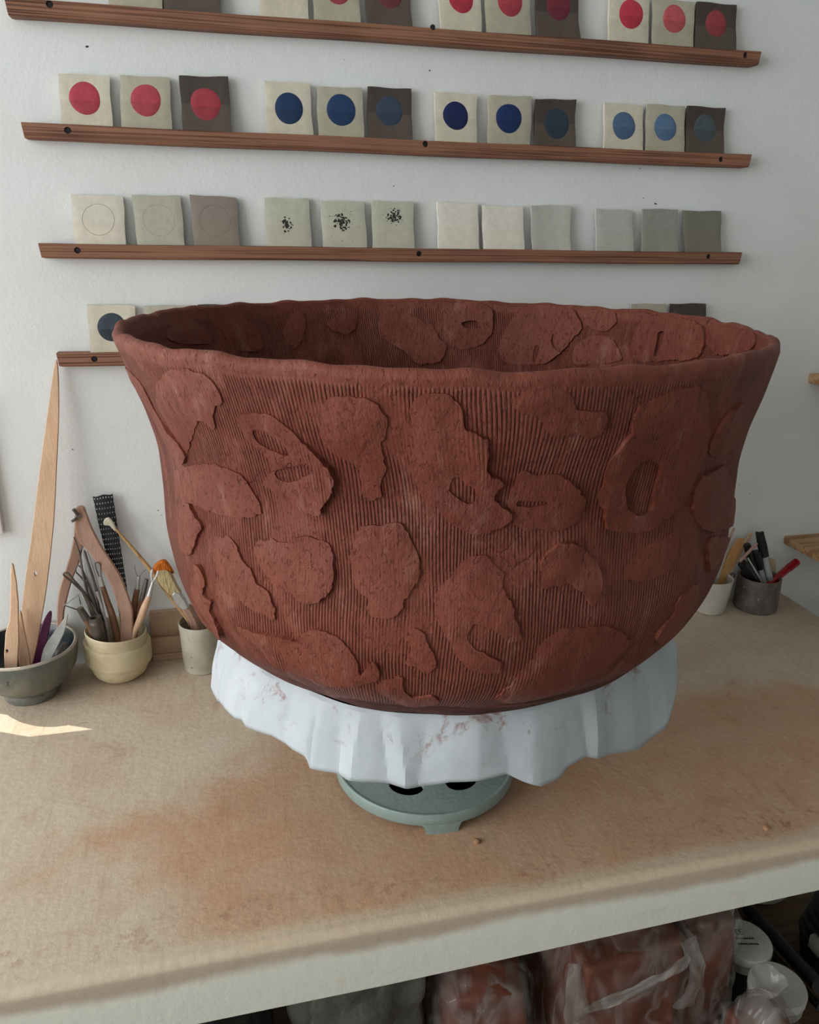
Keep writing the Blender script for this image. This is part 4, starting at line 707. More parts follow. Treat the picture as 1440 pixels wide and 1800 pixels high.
# ---------------------------------------------------------------- test tiles
BODY = {'c': (208, 201, 181), 'b': (178, 173, 153), 'd': (72, 63, 57), 'w': (212, 206, 190), 'g': (176, 174, 156), 'm': (138, 127, 116), 's': (188, 187, 169), 'v': (224, 219, 205), 'vg': (186, 185, 176), 'h': (184, 183, 176), 'h2': (150, 149, 140), 'h3': (124, 121, 106)}
COLN = {'c': 'cream', 'b': 'beige', 'd': 'dark brown'}
DOTS = [[None, None, (168, 70, 78), (160, 66, 74), (112, 52, 58), (180, 52, 70), (168, 62, 72), (112, 42, 56), (192, 58, 74), (190, 88, 90), (150, 62, 66)],
        [(176, 62, 74), (174, 66, 76), (160, 56, 66), (24, 52, 88), (28, 58, 96), (52, 68, 86), (16, 34, 80), (20, 46, 92), (42, 58, 72), (80, 104, 136), (88, 116, 148), (74, 84, 88)]]
POS0 = ['beside the dark undotted tile', 'beside the beige undotted tile', None]
def trio(i): return ['trio nearest the leaning slat', 'second trio from the slat end', 'third trio from the slat end', 'trio farthest from the slat'][i]
def tile_label(row, k, idx):
    if row == 0:
        if idx == 0: return 'beige test tile on the topmost ledge, beside a dark one, nearest the ledge screw end'
        if idx == 1: return 'dark brown test tile on topmost ledge, last of the trio nearest the slat'
        return '%s tile with %s dot, topmost ledge, %s' % (COLN[k], 'red' if idx not in (2, 3, 4) else 'dusty red', trio(1+(idx-2)//3))
    if row == 1:
        c = ['red', 'red', 'red', 'blue', 'blue', 'slate blue', 'deep blue', 'deep blue', 'dark slate', 'pale blue', 'pale blue', 'grey-green'][idx]
        return '%s tile with %s dot, second ledge down, %s' % (COLN[k], c, trio(idx//3))
    if row == 2:
        return ['pale cream tile with a thin incised ring, above the ledge screw, third ledge', 'sage grey tile between the ringed tile and the brown-grey one, third ledge', 'brown-grey plain tile, darkest of the trio nearest the slat, third ledge',
                'sage tile with one small dense cluster of black specks, third ledge', 'sage tile with black specks scattered wide across its middle, third ledge', 'sage tile with black speck cluster near its top, beside the white trio',
                'white plain tile next to the speckled tiles, third ledge', 'white plain tile in the middle of the white trio, third ledge', 'pale grey warped tile with dark edges, end of the white trio',
                'light grey plain tile, palest of the grey trio at the ledge end', 'mid grey tile, middle of the grey trio at the end of third ledge', 'dark olive grey curled tile, last on the third ledge'][idx]
    return ['cream tile with black-blue dot, first at the slat end of the lowest ledge', 'beige tile on the lowest ledge, second from the slat end, behind the bowl', 'dark tile on the lowest ledge, third from the slat end, behind the bowl',
            'beige tile on the lowest ledge, second from the end nearest the pine shelves', 'dark tile on the lowest ledge, last at the end nearest the pine shelves'][idx]
counts = {0: 0, 1: 0, 2: 0, 3: 0}
TT = 0.006
for ti, (row, cs, dot, kind) in enumerate(TILES):
    idx = counts[row]; counts[row] += 1
    bl, br, tr, tl = [np.array(c) for c in cs]
    rr = random.Random(ti*7+1); curl = rr.uniform(-0.0006, 0.0012); bow = rr.uniform(-0.0008, 0.0008)
    if kind in ('d', 'vg', 'h2', 'h3'): curl = rr.uniform(0.0012, 0.0028)
    ph = rr.uniform(0, 6)
    def face(u, v, off=0.0):
        p = bl*(1-u)*(1-v)+br*u*(1-v)+tr*u*v+tl*(1-u)*v
        y = -0.0190+(-0.0100+0.0190)*v
        y -= curl*((2*u-1)**2*0.7+(2*v-1)**2-0.9)*1.2; ex = bow*math.sin(math.pi*v)*(1 if u > .5 else -1)*abs(2*u-1)
        wx = 0.0005*math.sin(v*9+ph)*abs(2*u-1); wz = 0.0005*math.sin(u*8+ph*2)*v
        return (p[0]+ex+wx, y-off, p[1]+wz)
    n = 12; V = []; U = []; F = []
    for b in (0, 1):
        for j in range(n+1):
            for i in range(n+1):
                u, v = i/n, j/n; edge = min(u, 1-u, v, 1-v)
                x, y, z = face(u, v)
                if b == 0: y += 0.0009*math.exp(-edge*n*2.2)
                V.append((x, y+b*TT, z)); U.append((u, v))
    N1 = (n+1)**2; idf = lambda b, i, j: b*N1+j*(n+1)+i
    for j in range(n):
        for i in range(n):
            F.append((idf(0, i, j), idf(0, i+1, j), idf(0, i+1, j+1), idf(0, i, j+1))); F.append((idf(1, i, j), idf(1, i, j+1), idf(1, i+1, j+1), idf(1, i+1, j)))
    for i in range(n):
        F.append((idf(0, i, 0), idf(1, i, 0), idf(1, i+1, 0), idf(0, i+1, 0))); F.append((idf(0, i, n), idf(0, i+1, n), idf(1, i+1, n), idf(1, i, n)))
        F.append((idf(0, 0, i), idf(0, 0, i+1), idf(1, 0, i+1), idf(1, 0, i))); F.append((idf(0, n, i), idf(1, n, i), idf(1, n, i+1), idf(0, n, i+1)))
    cx = (bl[0]+br[0])/2; bz = min(bl[1], br[1])
    e = thing('test_tile', (cx, -0.013, bz), tile_label(row, kind, idx), 'tile', 'glaze test tiles on the ledges')
    low = 0.93 if kind in 'cb' else (1.45 if kind == 'd' else 1.0)
    mk('tile_body', V, F, m_tile(BODY[kind], low), e, sharp=45, uv=U)
    if dot:
        # dot position in tile coordinates
        w = np.linalg.norm(br-bl); h = np.linalg.norm(tl-bl); du = 0.5; dv = 0.5
        for _ in range(8):
            f0 = np.array(face(du, dv))[[0, 2]]; dd = np.array(dot[:2])-f0; du += dd[0]/w; dv += dd[1]/h
        R = dot[2]; ru, rv = R/w, R/h
        if kind in ('c', 'b', 'd'):
            rgb = DOTS[row][idx] if row < 2 else [(52, 62, 72), (60, 66, 70), (40, 40, 42), (60, 70, 80), (44, 46, 48)][idx]
            if rgb is None: continue
            nn = 40; V = []; U = []; F = []
            for q in (0.0, 0.5, 0.94, 1.0):
                for a in np.linspace(0, 2*math.pi, nn, endpoint=False):
                    k = 1+0.012*math.sin(3*a+ti); u = du+ru*q*k*math.cos(a); v = dv+rv*q*k*math.sin(a)
                    V.append(face(u, v, 0.0005 if q < 0.97 else 0.0001)); U.append((u, 0.5+(v-dv)+0.03))
            for q in range(3):
                for i in range(nn): F.append((q*nn+i, q*nn+(i+1) % nn, (q+1)*nn+(i+1) % nn, (q+1)*nn+i))
            F = [tuple(reversed(f)) for f in F]
            mk('glaze_dot', V, F, m_dot(rgb, 0.55 if row == 3 else 0.82), e, uv=U)
        elif kind in ('w', 'g', 'm'):
            nn = 48; V = []; F = []
            for q, o in ((0.99, 0.0001), (1.0, 0.0003), (1.012, 0.0001)):
                for a in np.linspace(0, 2*math.pi, nn, endpoint=False): V.append(face(du+ru*q*math.cos(a), dv+rv*q*math.sin(a), o))
            for q in range(2):
                for i in range(nn): F.append((q*nn+i, (q+1)*nn+i, (q+1)*nn+(i+1) % nn, q*nn+(i+1) % nn))
            c = {'w': (150, 138, 120), 'g': (168, 167, 149), 'm': (130, 119, 108)}[kind]
            mk('ring_mark', V, F, m_plain('ring_mark_'+kind, c, 0.7), e)
        elif kind == 's':
            V = []; F = []; cnt = 70 if idx != 4 else 110; sp = {3: 0.5, 4: 0.95, 5: 0.75}[idx]
            for q in range(cnt):
                a = rr.uniform(0, 2*math.pi); d = abs(rr.gauss(0, 0.45))*sp; s = rr.uniform(0.0006, 0.0024)*(1.0 if d < 0.5 else 0.55); b = len(V)
                uu = du+0.36*d*math.cos(a); vv = dv+0.36*d*math.sin(a)
                if not (0.03 < uu < 0.97 and 0.03 < vv < 0.97): continue
                k = rr.randint(4, 6); pts = [(uu+s/w*math.cos(t+a)*rr.uniform(.6, 1.3), vv+s/h*math.sin(t+a)*rr.uniform(.6, 1.3)) for t in np.linspace(0, 2*math.pi, k, endpoint=False)]
                V += [face(u, v, 0.0002) for u, v in pts]+[face(uu, vv, 0.0009)]
                F += [(b+(i+1) % k, b+i, b+k) for i in range(k)]
            so = mk('black_specks', V, F, m_plain('black_specks', (50, 48, 44), 0.6, bump=0), e); so['kind'] = 'stuff'

# ---------------------------------------------------------------- shelves on the wall past the bench end, white board, battens
PINE = m_wood('pine_shelf', (196, 158, 118), (150, 108, 72), 0, 0.8)
tag(mk('wall_shelf', *box(1.4331, 2.05, -0.26, -0.0005, 1.0215, 1.0395, 0.002), PINE), 'lower pale pine wall shelf past the bench end, above the dark cup', 'shelf', 'pine wall shelves')
tag(mk('wall_shelf', *box(1.4210, 2.05, -0.16, -0.0005, 1.3755, 1.3945, 0.002), PINE), 'upper pale pine wall shelf past the bench end, level with the bowl rim', 'shelf', 'pine wall shelves')
tag(mk('white_board', *box(-0.30, -0.1165, -0.012, -0.0005, 1.163, 1.40, 0.002), m_plain('white_board_paint', (226, 224, 218), 0.5, var=0.03)), 'thin white board fixed to the wall beside the leaning wooden slat', 'board')
BAT = m_wood('batten_timber', (176, 148, 122), (134, 106, 84), 0, 0.7, contrast=0.4)
for z0, z1, yf, lab in ((0.9, 0.9135, -0.022, 'thin bottom wooden batten of the stack lying against the wall base'), (0.9135, 0.9455, -0.0185, 'middle wooden batten of the stack lying against the wall base'), (0.9455, 0.9945, -0.012, 'tall top wooden batten of the stack lying against the wall base')):
    tag(mk('wooden_batten', *box(0.1015, 0.62, yf, -0.0005, z0+0.0002, z1, 0.0012), BAT), lab, 'batten', 'battens stacked at the wall')

# ---------------------------------------------------------------- pots with tools
def m_glaze(name, rgb, rgb2, rough=0.45, spot=None, scale=30):
    k = NT(name); v = k.co(); n = k.noise(v, scale, 5, 0.65); f = k.noise(v, 220, 3); s3 = k.sep(v)
    ring = k.noise(k.map(v, (6, 6, 260)), 1.0, 2)
    col = k.mix(k.ramp(n, 0.35, 0.68), lin(rgb), lin(rgb2)); col = k.mix(k.ramp(ring, 0.5, 0.75, 0.0, 0.3), col, lin(rgb2))
    if spot: col = k.mix(k.ramp(k.noise(v, 75, 3), 0.66, 0.72), col, lin(spot))
    return k.done(col, rough, k.bump(k.math('ADD', n, k.math('MULTIPLY', ring, 0.4)), 0.002, 0.35), 0.4)
def pot(name, c, prof, mat, label, cat, inner_mat=None, wob=0.004, tilt=(0, 0), rim_mat=None, rim_k=None, group='pots holding tools'):
    e = thing(name, (c[0], c[1], 0.9), label, cat, group)
    i = max(range(len(prof)), key=lambda k: prof[k][1])
    mk('outside', *lathe(prof[:i+1], (c[0], c[1], 0.9), 72, wob, tilt, len(name), False), mat, e, sharp=32)
    mk('inside', *lathe(prof[i:], (c[0], c[1], 0.9), 72, wob, tilt, len(name), False), inner_mat or mat, e, sharp=50)
    return e
DISH = (-0.091, -0.0865)
pot('footed_dish', DISH, [(0.0, 0.0), (0.041, 0.0), (0.0435, 0.003), (0.044, 0.014), (0.042, 0.018), (0.052, 0.022), (0.066, 0.034), (0.0755, 0.052), (0.080, 0.072), (0.0815, 0.088), (0.0805, 0.0925), (0.0785, 0.0935), (0.0765, 0.092), (0.0745, 0.074), (0.066, 0.048), (0.050, 0.032), (0.0, 0.028)],
    m_glaze('grey_green_stoneware', (92, 94, 88), (116, 116, 104), 0.38, (62, 64, 62)), 'dark grey-green glazed footed dish holding wooden knives and ribs', 'dish', m_glaze('dark_inside_glaze', (44, 50, 54), (58, 64, 66), 0.3), 0.004)
mk('rim_band', *lathe([(0.0812, 0.0885), (0.0809, 0.0926), (0.0785, 0.0941), (0.0763, 0.0926), (0.0768, 0.0890)], (DISH[0], DISH[1], 0.9), 72, 0.004, (0, 0), len('footed_dish'), False), m_plain('bare_clay_rim', (176, 166, 152), 0.6), [o for o in bpy.data.objects if o.name == 'footed_dish'][0], sharp=60)
CREAM = (0.0495, -0.0590)
pot('collared_cup', CREAM, [(0.0, 0.0), (0.026, 0.0), (0.031, 0.002), (0.043, 0.012), (0.0485, 0.024), (0.0505, 0.034), (0.0506, 0.0352), (0.0548, 0.0360), (0.0552, 0.046), (0.0555, 0.060), (0.0556, 0.0690), (0.0550, 0.0712), (0.0500, 0.0722), (0.0505, 0.086), (0.0508, 0.0905), (0.0495, 0.0922), (0.048, 0.0905), (0.047, 0.07), (0.044, 0.02), (0.0, 0.008)],
    m_glaze('cream_stoneware', (208, 194, 160), (192, 176, 142), 0.4), 'cream stoneware cup with a raised collar band, holding wooden calipers and loop tools', 'cup', None, 0.003, (-0.10, 0.0))
GREY = (0.192, -0.0560)
pot('slim_beaker', GREY, [(0.0, 0.0), (0.0325, 0.0), (0.0345, 0.002), (0.0338, 0.010), (0.0355, 0.014), (0.0365, 0.04), (0.0375, 0.07), (0.0388, 0.0905), (0.0380, 0.0925), (0.0366, 0.0920), (0.0355, 0.086), (0.034, 0.02), (0.0, 0.008)],
    m_glaze('speckled_grey_stoneware', (178, 172, 154), (160, 154, 136), 0.4, (120, 112, 98)), 'small grey speckled beaker holding a flat orange-tipped brush, beside the bowl', 'cup', None, 0.003)
WHITE = (1.2400, -0.0385)
pot('white_beaker', WHITE, [(0.0, 0.0), (0.030, 0.0), (0.033, 0.002), (0.035, 0.012), (0.039, 0.045), (0.0425, 0.0745), (0.0418, 0.0765), (0.0402, 0.0760), (0.039, 0.07), (0.032, 0.012), (0.0, 0.006)],
    m_glaze('white_stoneware', (204, 198, 184), (190, 184, 170), 0.45), 'white flared beaker holding wooden spatulas, partly behind the bowl', 'cup', None, 0.004)
DARK = (1.3465, -0.0510)
pot('dark_cup', DARK, [(0.0, 0.0), (0.040, 0.0), (0.0435, 0.003), (0.0445, 0.012), (0.0440, 0.045), (0.0435, 0.070), (0.0428, 0.0735), (0.0415, 0.0745), (0.0400, 0.0735), (0.039, 0.066), (0.039, 0.012), (0.0, 0.006)],
    m_glaze('dark_brown_stoneware', (84, 74, 70), (112, 102, 98), 0.5, (150, 146, 144), 45), 'dark grey-brown cup holding black markers and a red pen', 'cup', None, 0.005)

PALEW = m_wood('pale_tool_wood', (216, 180, 148), (184, 142, 108), 2, 1.0, contrast=0.35)
PINKW = m_wood('beech_wood', (178, 142, 122), (142, 106, 88), 2, 1.0, contrast=0.4)
BROWNW = m_wood('brown_handle_wood', (134, 98, 74), (98, 68, 50), 2, 1.0, contrast=0.4)
STEEL = m_plain('brushed_steel', (188, 187, 184), 0.34, 0.5, 0.45, var=0.1)
DSTEEL = m_plain('dull_dark_steel', (104, 96, 90), 0.42, 0.5, 0.5, var=0.15)
BLACK = m_plain('black_plastic', (20, 20, 24), 0.35, 0.45, bump=0)
def solo(name, geo, mat, label, cat, group=None): return tag(mk(name, *geo, mat), label, cat, group)
def disc(c, r, nrm, stretch=1.0, n=14):
    nrm = Vector(nrm).normalized(); a = nrm.orthogonal().normalized(); a = Vector((0, 0, 1)) if abs(nrm.z) < .9 else a
    a = (a-nrm*a.dot(nrm)).normalized(); b = nrm.cross(a); c = Vector(c)
    return [tuple(c+a*r*stretch*math.cos(t)+b*r*math.sin(t)) for t in np.linspace(0, 2*math.pi, n, endpoint=False)], [list(range(n))]
G1 = 'tools standing in the dish'; G2 = 'tools standing in the cream cup'; G3 = 'tools in the white beaker'; G4 = 'pens in the dark cup'
def base_of(P): return min(P, key=lambda p: p[2])
def multi(name, root_pts, label, cat, group): b = base_of(root_pts); return thing(name, tuple(b[:3]), label, cat, group)
e = multi('wooden_knife', PL['knifeA'], 'pale pointed wooden modelling knife with a small hole, standing in the dish', 'knife', G1)
kb = mk('blade', *plate(PL['knifeA'], 0.005, sub=2), PALEW, e)
p = np.mean(PL['knifeA'][4:6], axis=0)+np.array([0.0, 0, 0.040]); drill(kb, rod_y((p[0]-0.002, p[2]), 0.0022, 0.0034, p[1]-0.03, p[1]+0.03))
solo('wooden_knife', plate(PL['knifeB'], 0.005, sub=2), PALEW, 'narrow dark-edged wooden knife leaning behind the holed knife in the dish', 'knife', G1)
e = multi('wooden_paddle', PL['slat'], 'long tapering pale wooden slat-like paddle leaning from the dish to the lowest ledge', 'paddle', None)
pb = mk('blade', *plate(PL['slat'], 0.0065, sub=2, bev=0.12), PALEW, e)
drill(pb, rod_y((SLATHOLE[0], SLATHOLE[2]), 0.0024, 0.0046, SLATHOLE[1]-0.02, SLATHOLE[1]+0.03))
solo('modelling_rib', plate(PL['purple'], 0.004, sub=2), m_plain('purple_plastic', (98, 42, 78), 0.4), 'purple pointed plastic modelling rib in the dish', 'rib', G1)
solo('modelling_rib', plate(PL['whiterib'], 0.004, sub=2), m_plain('white_plastic', (206, 206, 200), 0.4), 'white pointed plastic modelling rib in the dish', 'rib', G1)
solo('modelling_rib', plate(PL['chip'], 0.004, sub=2), m_plain('grey_rubber', (120, 112, 108), 0.6), 'short grey rubber rib lying low inside the dish', 'rib', G1)
# calipers astride the cream cup
e = multi('wooden_calipers', PL['armL'], 'large curved wooden calipers with a wing nut, one leg inside the cream cup', 'calipers', G2)
mk('caliper_arm', *plate(PL['armR'], 0.008, sub=3), PINKW, e); mk('caliper_arm', *plate(PL['armL'], 0.008, sub=3), PINKW, e)
w = mk('wing_nut', *join(tube(TB['wingC'], 1), tube(TB['wingA'], 3), tube(TB['wingB'], 3)), DSTEEL, e)
# rasp with uv
def rasp():
    P = PL['rasp']; R = P[1:6]; L = [P[0]]+P[10:5:-1]; n = 30; V = []; U = []; F = []
    def along(Q, q):
        Q = np.array(Q); d = np.concatenate([[0], np.cumsum(np.linalg.norm(np.diff(Q, axis=0), axis=1))]); d /= d[-1]
        return np.array([np.interp(q, d, Q[:, k]) for k in range(3)])
    for b in (0, 1):
        for j in range(n+1):
            q = j/n; a = along(L, q); c = along(R, q)
            for i in range(9):
                u = i/8; p = a+(c-a)*u+np.array([0, -0.0015*math.sin(math.pi*u)+b*0.0014, 0])
                if j == 0: p[2] -= 0.0012*math.sin(u*9)
                V.append(tuple(p)); U.append((u, q))
    M = (n+1)*9
    for j in range(n):
        for i in range(8):
            a = j*9+i; F.append((a, a+9, a+10, a+1)); F.append((M+a, M+a+1, M+a+10, M+a+9))
        for i in (0, 8):
            a = j*9+i; q = (a, M+a, M+a+9, a+9); F.append(q if i == 0 else q[::-1])
    for i in range(8): F.append((i, i+1, M+i+1, M+i)); a = n*9+i; F.append((a, M+a, M+a+1, a+1))
    return V, F, U
rv, rf, ru_ = rasp()
tag(mk('rasp_blade', rv, rf, m_rasp(), sharp=40, uv=ru_), 'black perforated steel rasp blade standing behind the wooden calipers', 'rasp', G2)
def tool(name, label, cat, group, parts):
    allp = [q for _, k, _, _ in parts for q in (TB.get(k) or PL.get(k))]
    e = multi(name, allp, label, cat, group)
    for pn, k, mat, opt in parts:
        geo = tube(TB[k], **opt) if k in TB else plate(PL[k], opt.get('th', 0.003), sub=opt.get('sub', 2))
        mk(pn, *geo, mat, e)
    return e
tool('fork_tool', 'dark two-pronged wire fork tool in the cream cup', 'tool', G2, [('prong', 'prong1', DSTEEL, {}), ('prong', 'prong2', DSTEEL, {}), ('stem', 'forkstem', DSTEEL, {})])
tool('loop_tool', 'dark steel ribbon loop tool tilted over the rim of the cream cup', 'loop tool', G2, [('loop', 'loop1', DSTEEL, {}), ('handle', 'loop1h', DSTEEL, {})])
tool('loop_tool', 'round wire loop tool beside the fork tool in the cream cup', 'loop tool', G2, [('loop', 'loop2', DSTEEL, {}), ('handle', 'loop2h', DSTEEL, {})])
tool('loop_tool', 'tall thin oval wire loop tool with brown handle in the cream cup', 'loop tool', G2, [('loop', 'hoop', DSTEEL, {'n': 6}), ('ferrule', 'hoopf', STEEL, {}), ('handle', 'hooph', BROWNW, {})])
tool('loop_tool', 'triangular wire loop tool with grey ferrule hanging over the cream cup', 'loop tool', G2, [('loop', 'tri', DSTEEL, {'sub': 1, 'n': 6}), ('ferrule', 'trif', DSTEEL, {}), ('handle', 'trih', BROWNW, {})])
tool('metal_compass', 'silver steel compass with two arms among the loop tools', 'compass', G2, [('flat_arm', 'silver', STEEL, {'th': 0.003}), ('arm', 'metalA', DSTEEL, {}), ('arm', 'metalB', STEEL, {}), ('hinge_spring', 'spring', STEEL, {})])
solo('steel_scraper', plate(PL['steel'], 0.003, sub=2), STEEL, 'flat grey steel scraper strip leaning in the cream cup', 'scraper', G2)
tag(mk('metal_tube_tool', *tube(TB['pipe'], 3, 20, hollow=0.72), DSTEEL), 'thick hollow metal tube tool resting on the cream cup rim', 'tube', G2)
tool('needle_tool', 'brown handled tool with silver ferrule and fine wires in the cream cup', 'tool', G2, [('ferrule', 'b1f', STEEL, {}), ('handle', 'b1h', BROWNW, {}), ('wire', 'b1w1', DSTEEL, {'n': 5}), ('wire', 'b1w2', DSTEEL, {'n': 5})])
tool('dark_tipped_tool', 'tool with dark grey tip and brown handle in the cream cup', 'tool', G2, [('tip', 'b2f', DSTEEL, {}), ('handle', 'b2h', BROWNW, {})])
tool('ribbon_tool', 'pale wooden handled tool with a white forked tip in the cream cup', 'tool', G2, [('ribbon', 'p3w', m_plain('white_plastic', (206, 206, 200), 0.4), {}), ('ribbon', 'p3w2', m_plain('white_plastic', (206, 206, 200), 0.4), {}), ('ferrule', 'p3f', STEEL, {}), ('handle', 'p3h', PALEW, {})])
# brushes in the grey beaker
def m_bristle(name, a, b):
    k = NT(name); v = k.co(); n = k.noise(k.map(v, (500, 500, 60), (0, 0, 0), (0, 0.6, 0)), 1.0, 3)
    return k.done(k.mix(k.ramp(n, 0.3, 0.7), lin(a), lin(b)), 0.7, k.bump(n, 0.002, 0.7), 0.2)
ORANGE = m_bristle('orange_paint_tips', (206, 112, 34), (160, 78, 24)); CREAMB = m_bristle('cream_bristles', (196, 178, 134), (150, 132, 92))
tool('flat_brush', 'flat bristle brush with orange tips standing in the grey beaker', 'brush', 'brushes in the grey beaker', [('bristles', 'bristle', CREAMB, {'th': 0.012, 'sub': 3}), ('painted_tip', 'tip', ORANGE, {'th': 0.011, 'sub': 3}), ('ferrule', 'ferrule', STEEL, {'th': 0.013}), ('handle', 'bhandle', PINKW, {'th': 0.010})])
tool('small_brush', 'small orange-tipped brush behind the flat brush in the grey beaker', 'brush', 'brushes in the grey beaker', [('painted_tip', 'tip2', ORANGE, {'th': 0.009, 'sub': 3}), ('handle', 'bh2', PINKW, {})])
tool('long_stick_tool', 'long thin stick with a flared white tip leaning from the grey beaker', 'stick', 'brushes in the grey beaker', [('flared_tip', 'sticktip', m_plain('dry_slip_tip', (206, 196, 172), 0.7), {'th': 0.006, 'sub': 3}), ('shaft', 'stick', m_wood('stick_wood', (190, 154, 110), (150, 112, 74), 2), {})])
# white beaker
solo('wooden_spatula', plate(PL['spat'], 0.004, sub=3), m_wood('spatula_wood', (198, 150, 98), (160, 112, 68), 2, contrast=0.3), 'broad orange-brown wooden spatula in the white beaker', 'spatula', G3)
solo('wooden_strip', plate(PL['strip'], 0.003, sub=2), PALEW, 'narrow pale wooden strip behind the spatula in the white beaker', 'strip', G3)
solo('plastic_scraper', plate(PL['scraper'], 0.003, sub=2), m_plain('grey_white_plastic', (176, 172, 164), 0.45), 'pale grey plastic scraper beside the spatula in the white beaker', 'scraper', G3)
solo('thin_stick', tube(TB['thin']), PINKW, 'thin pinkish stick standing behind the bowl in the white beaker', 'stick', G3)
solo('wire_ring', tube(TB['ring'], n=6), DSTEEL, 'small wire eyelet hooked at the white beaker rim', 'wire', G3)
# dark cup
GREYP = m_plain('grey_marker_body', (168, 170, 170), 0.4, bump=0)
tool('marker_pen', 'black-capped grey marker standing upright in the dark cup', 'marker', G4, [('cap', 'cap', BLACK, {'th': 0.012}), ('barrel', 'mbody', GREYP, {'n': 14})])
solo('marker_pen', tube(TB['blackA'], n=14), BLACK, 'plain black marker leaning at the wall side of the dark cup', 'marker', G4)
tool('marker_pen', 'short black-capped marker with grey barrel, middle of the dark cup', 'marker', G4, [('cap', 'blackB', BLACK, {'n': 14}), ('barrel', 'blackBb', GREYP, {'n': 14})])
solo('marker_pen', tube(TB['blackC'], n=14), BLACK, 'thick black marker tilted over the dark cup rim towards the bowl', 'marker', G4)
solo('steel_strip', plate(PL['gstrip'], 0.0025, sub=1), STEEL, 'thin grey steel strip in the dark cup', 'strip', G4)
solo('pink_stick', tube(TB['pink']), m_wood('pinkish_stick', (178, 140, 126), (146, 108, 94), 2), 'thin pink stick lying across the black markers, between the two beakers', 'stick', G4)
RED = m_plain('red_translucent_plastic', (150, 14, 26), 0.22, 0.5, var=0.15, bump=0)
tool('red_pen', 'red capped pen sticking out sideways from the dark cup', 'pen', G4, [('barrel', 'redpen', RED, {'n': 14}), ('cap', 'redcap', RED, {'n': 14})])
solo('wooden_tag', plate(PL['beige'], 0.003, sub=1), m_plain('beige_tag', (186, 168, 140), 0.6), 'small beige flat tag standing behind the markers in the dark cup', 'tag', G4)

# ---------------------------------------------------------------- things stored under the bench
PLAST = m_plastic('clear_plastic_film', 0.04, 0.26); TAPE = m_plastic('milky_plastic_film', 0.25, 0.50); DCLAY = m_plain('stored_red_clay', (122, 68, 50), 0.6, 0.35, var=0.2, scale=18, bump=0.004, bscale=25)
def blob_box(c, hx, hy, hz, rot, rnd=0.3, amp=0.006, seed=0, n=18, freq=14, crease=0.0):
    """rounded block with dents; superellipsoid-like cube grid"""
    V = []; idx = {}; F = []
    def pt(p):
        key = tuple(np.round(p, 5))
        if key in idx: return idx[key]
        q = Vector(p); s = q.normalized(); k = q.lerp(s*1.15, rnd)
        w = Vector((k.x*hx, k.y*hy, k.z*hz)); ns = noise.noise(w*freq+Vector((seed, 0, 0)))*amp
        if crease: ns += crease*abs(noise.noise(w*freq*1.7+Vector((0, seed, 2))))
        w += s*ns; a = math.cos(rot); b = math.sin(rot)
        V.append((c[0]+w.x*a-w.y*b, c[1]+w.x*b+w.y*a, c[2]+w.z)); idx[key] = len(V)-1; return idx[key]
    g = np.linspace(-1, 1, n+1)
    for ax in range(3):
        for sg in (-1, 1):
            for i in range(n):
                for j in range(n):
                    q = []
                    for u, v in ((g[i], g[j]), (g[i+1], g[j]), (g[i+1], g[j+1]), (g[i], g[j+1])):
                        p = [0, 0, 0]; p[ax] = sg; p[(ax+1) % 3] = u; p[(ax+2) % 3] = v; q.append(pt(p))
                    F.append(q if sg > 0 else q[::-1])
    return V, F
def film(P, w, mat, parent, name, seed):
    """loose band of film: polyline swept with a crinkled width"""
    P = smooth_path(np.array(P, float), 5); V = []; F = []; m = 7
    for i, p in enumerate(P):
        t = Vector(P[min(i+1, len(P)-1)])-Vector(P[max(i-1, 0)]); t.normalize(); s = t.cross(Vector((0.2, -1, 0.3))).normalized(); nn = s.cross(t)
        for k in range(m):
            q = (k/(m-1)-0.5)*w*(0.8+0.4*noise.noise(Vector((i*0.4, seed, 0)))); h = 0.007*noise.noise(Vector((i*0.35, k*0.7, seed)))
            V.append(tuple(Vector(p)+s*q+nn*h))
    for i in range(len(P)-1):
        for k in range(m-1): F.append((i*m+k, i*m+k+1, (i+1)*m+k+1, (i+1)*m+k))
    return mk(name, V, F, mat, parent, sharp=0)
def clay_bag(c, hx, hy, hz, rot, label, seed, rnd=0.22):
    e = thing('clay_bag', (c[0], c[1], 0.30), label, 'clay bag', 'bags of clay under the bench')
    mk('clay_block', *blob_box(c, hx, hy, hz, rot, rnd, 0.008, seed), DCLAY, e, sharp=0)
    mk('plastic_film', *blob_box(c, hx+0.007, hy+0.007, hz+0.006, rot, rnd*1.1, 0.010, seed+5, 26, 20, 0.012), PLAST, e, sharp=0)
    return e
a = clay_bag((0.815, -0.475, 0.455), 0.092, 0.085, 0.152, 0.10, 'square block of red clay in clear plastic with a pale taped seam', 1.0, 0.12)
film([(0.735, -0.566, 0.520), (0.80, -0.574, 0.545), (0.87, -0.577, 0.575), (0.905, -0.57, 0.592)], 0.022, TAPE, a, 'taped_seam', 2.0)
film([(0.912, -0.552, 0.605), (0.918, -0.575, 0.57), (0.915, -0.58, 0.53), (0.90, -0.575, 0.49)], 0.04, TAPE, a, 'loose_flap', 4.0)
film([(0.725, -0.55, 0.60), (0.715, -0.575, 0.56), (0.712, -0.58, 0.51), (0.705, -0.575, 0.47)], 0.05, TAPE, a, 'loose_flap', 6.0)
clay_bag((0.990, -0.440, 0.448), 0.050, 0.080, 0.142, -0.05, 'dark red clay block in plastic leaning beside the white lidded jars', 8.0, 0.25)
b = clay_bag((1.020, -0.614, 0.398), 0.046, 0.034, 0.094, 0.05, 'small knotted plastic bag of red clay in front of the white lidded jars', 15.0, 0.4)
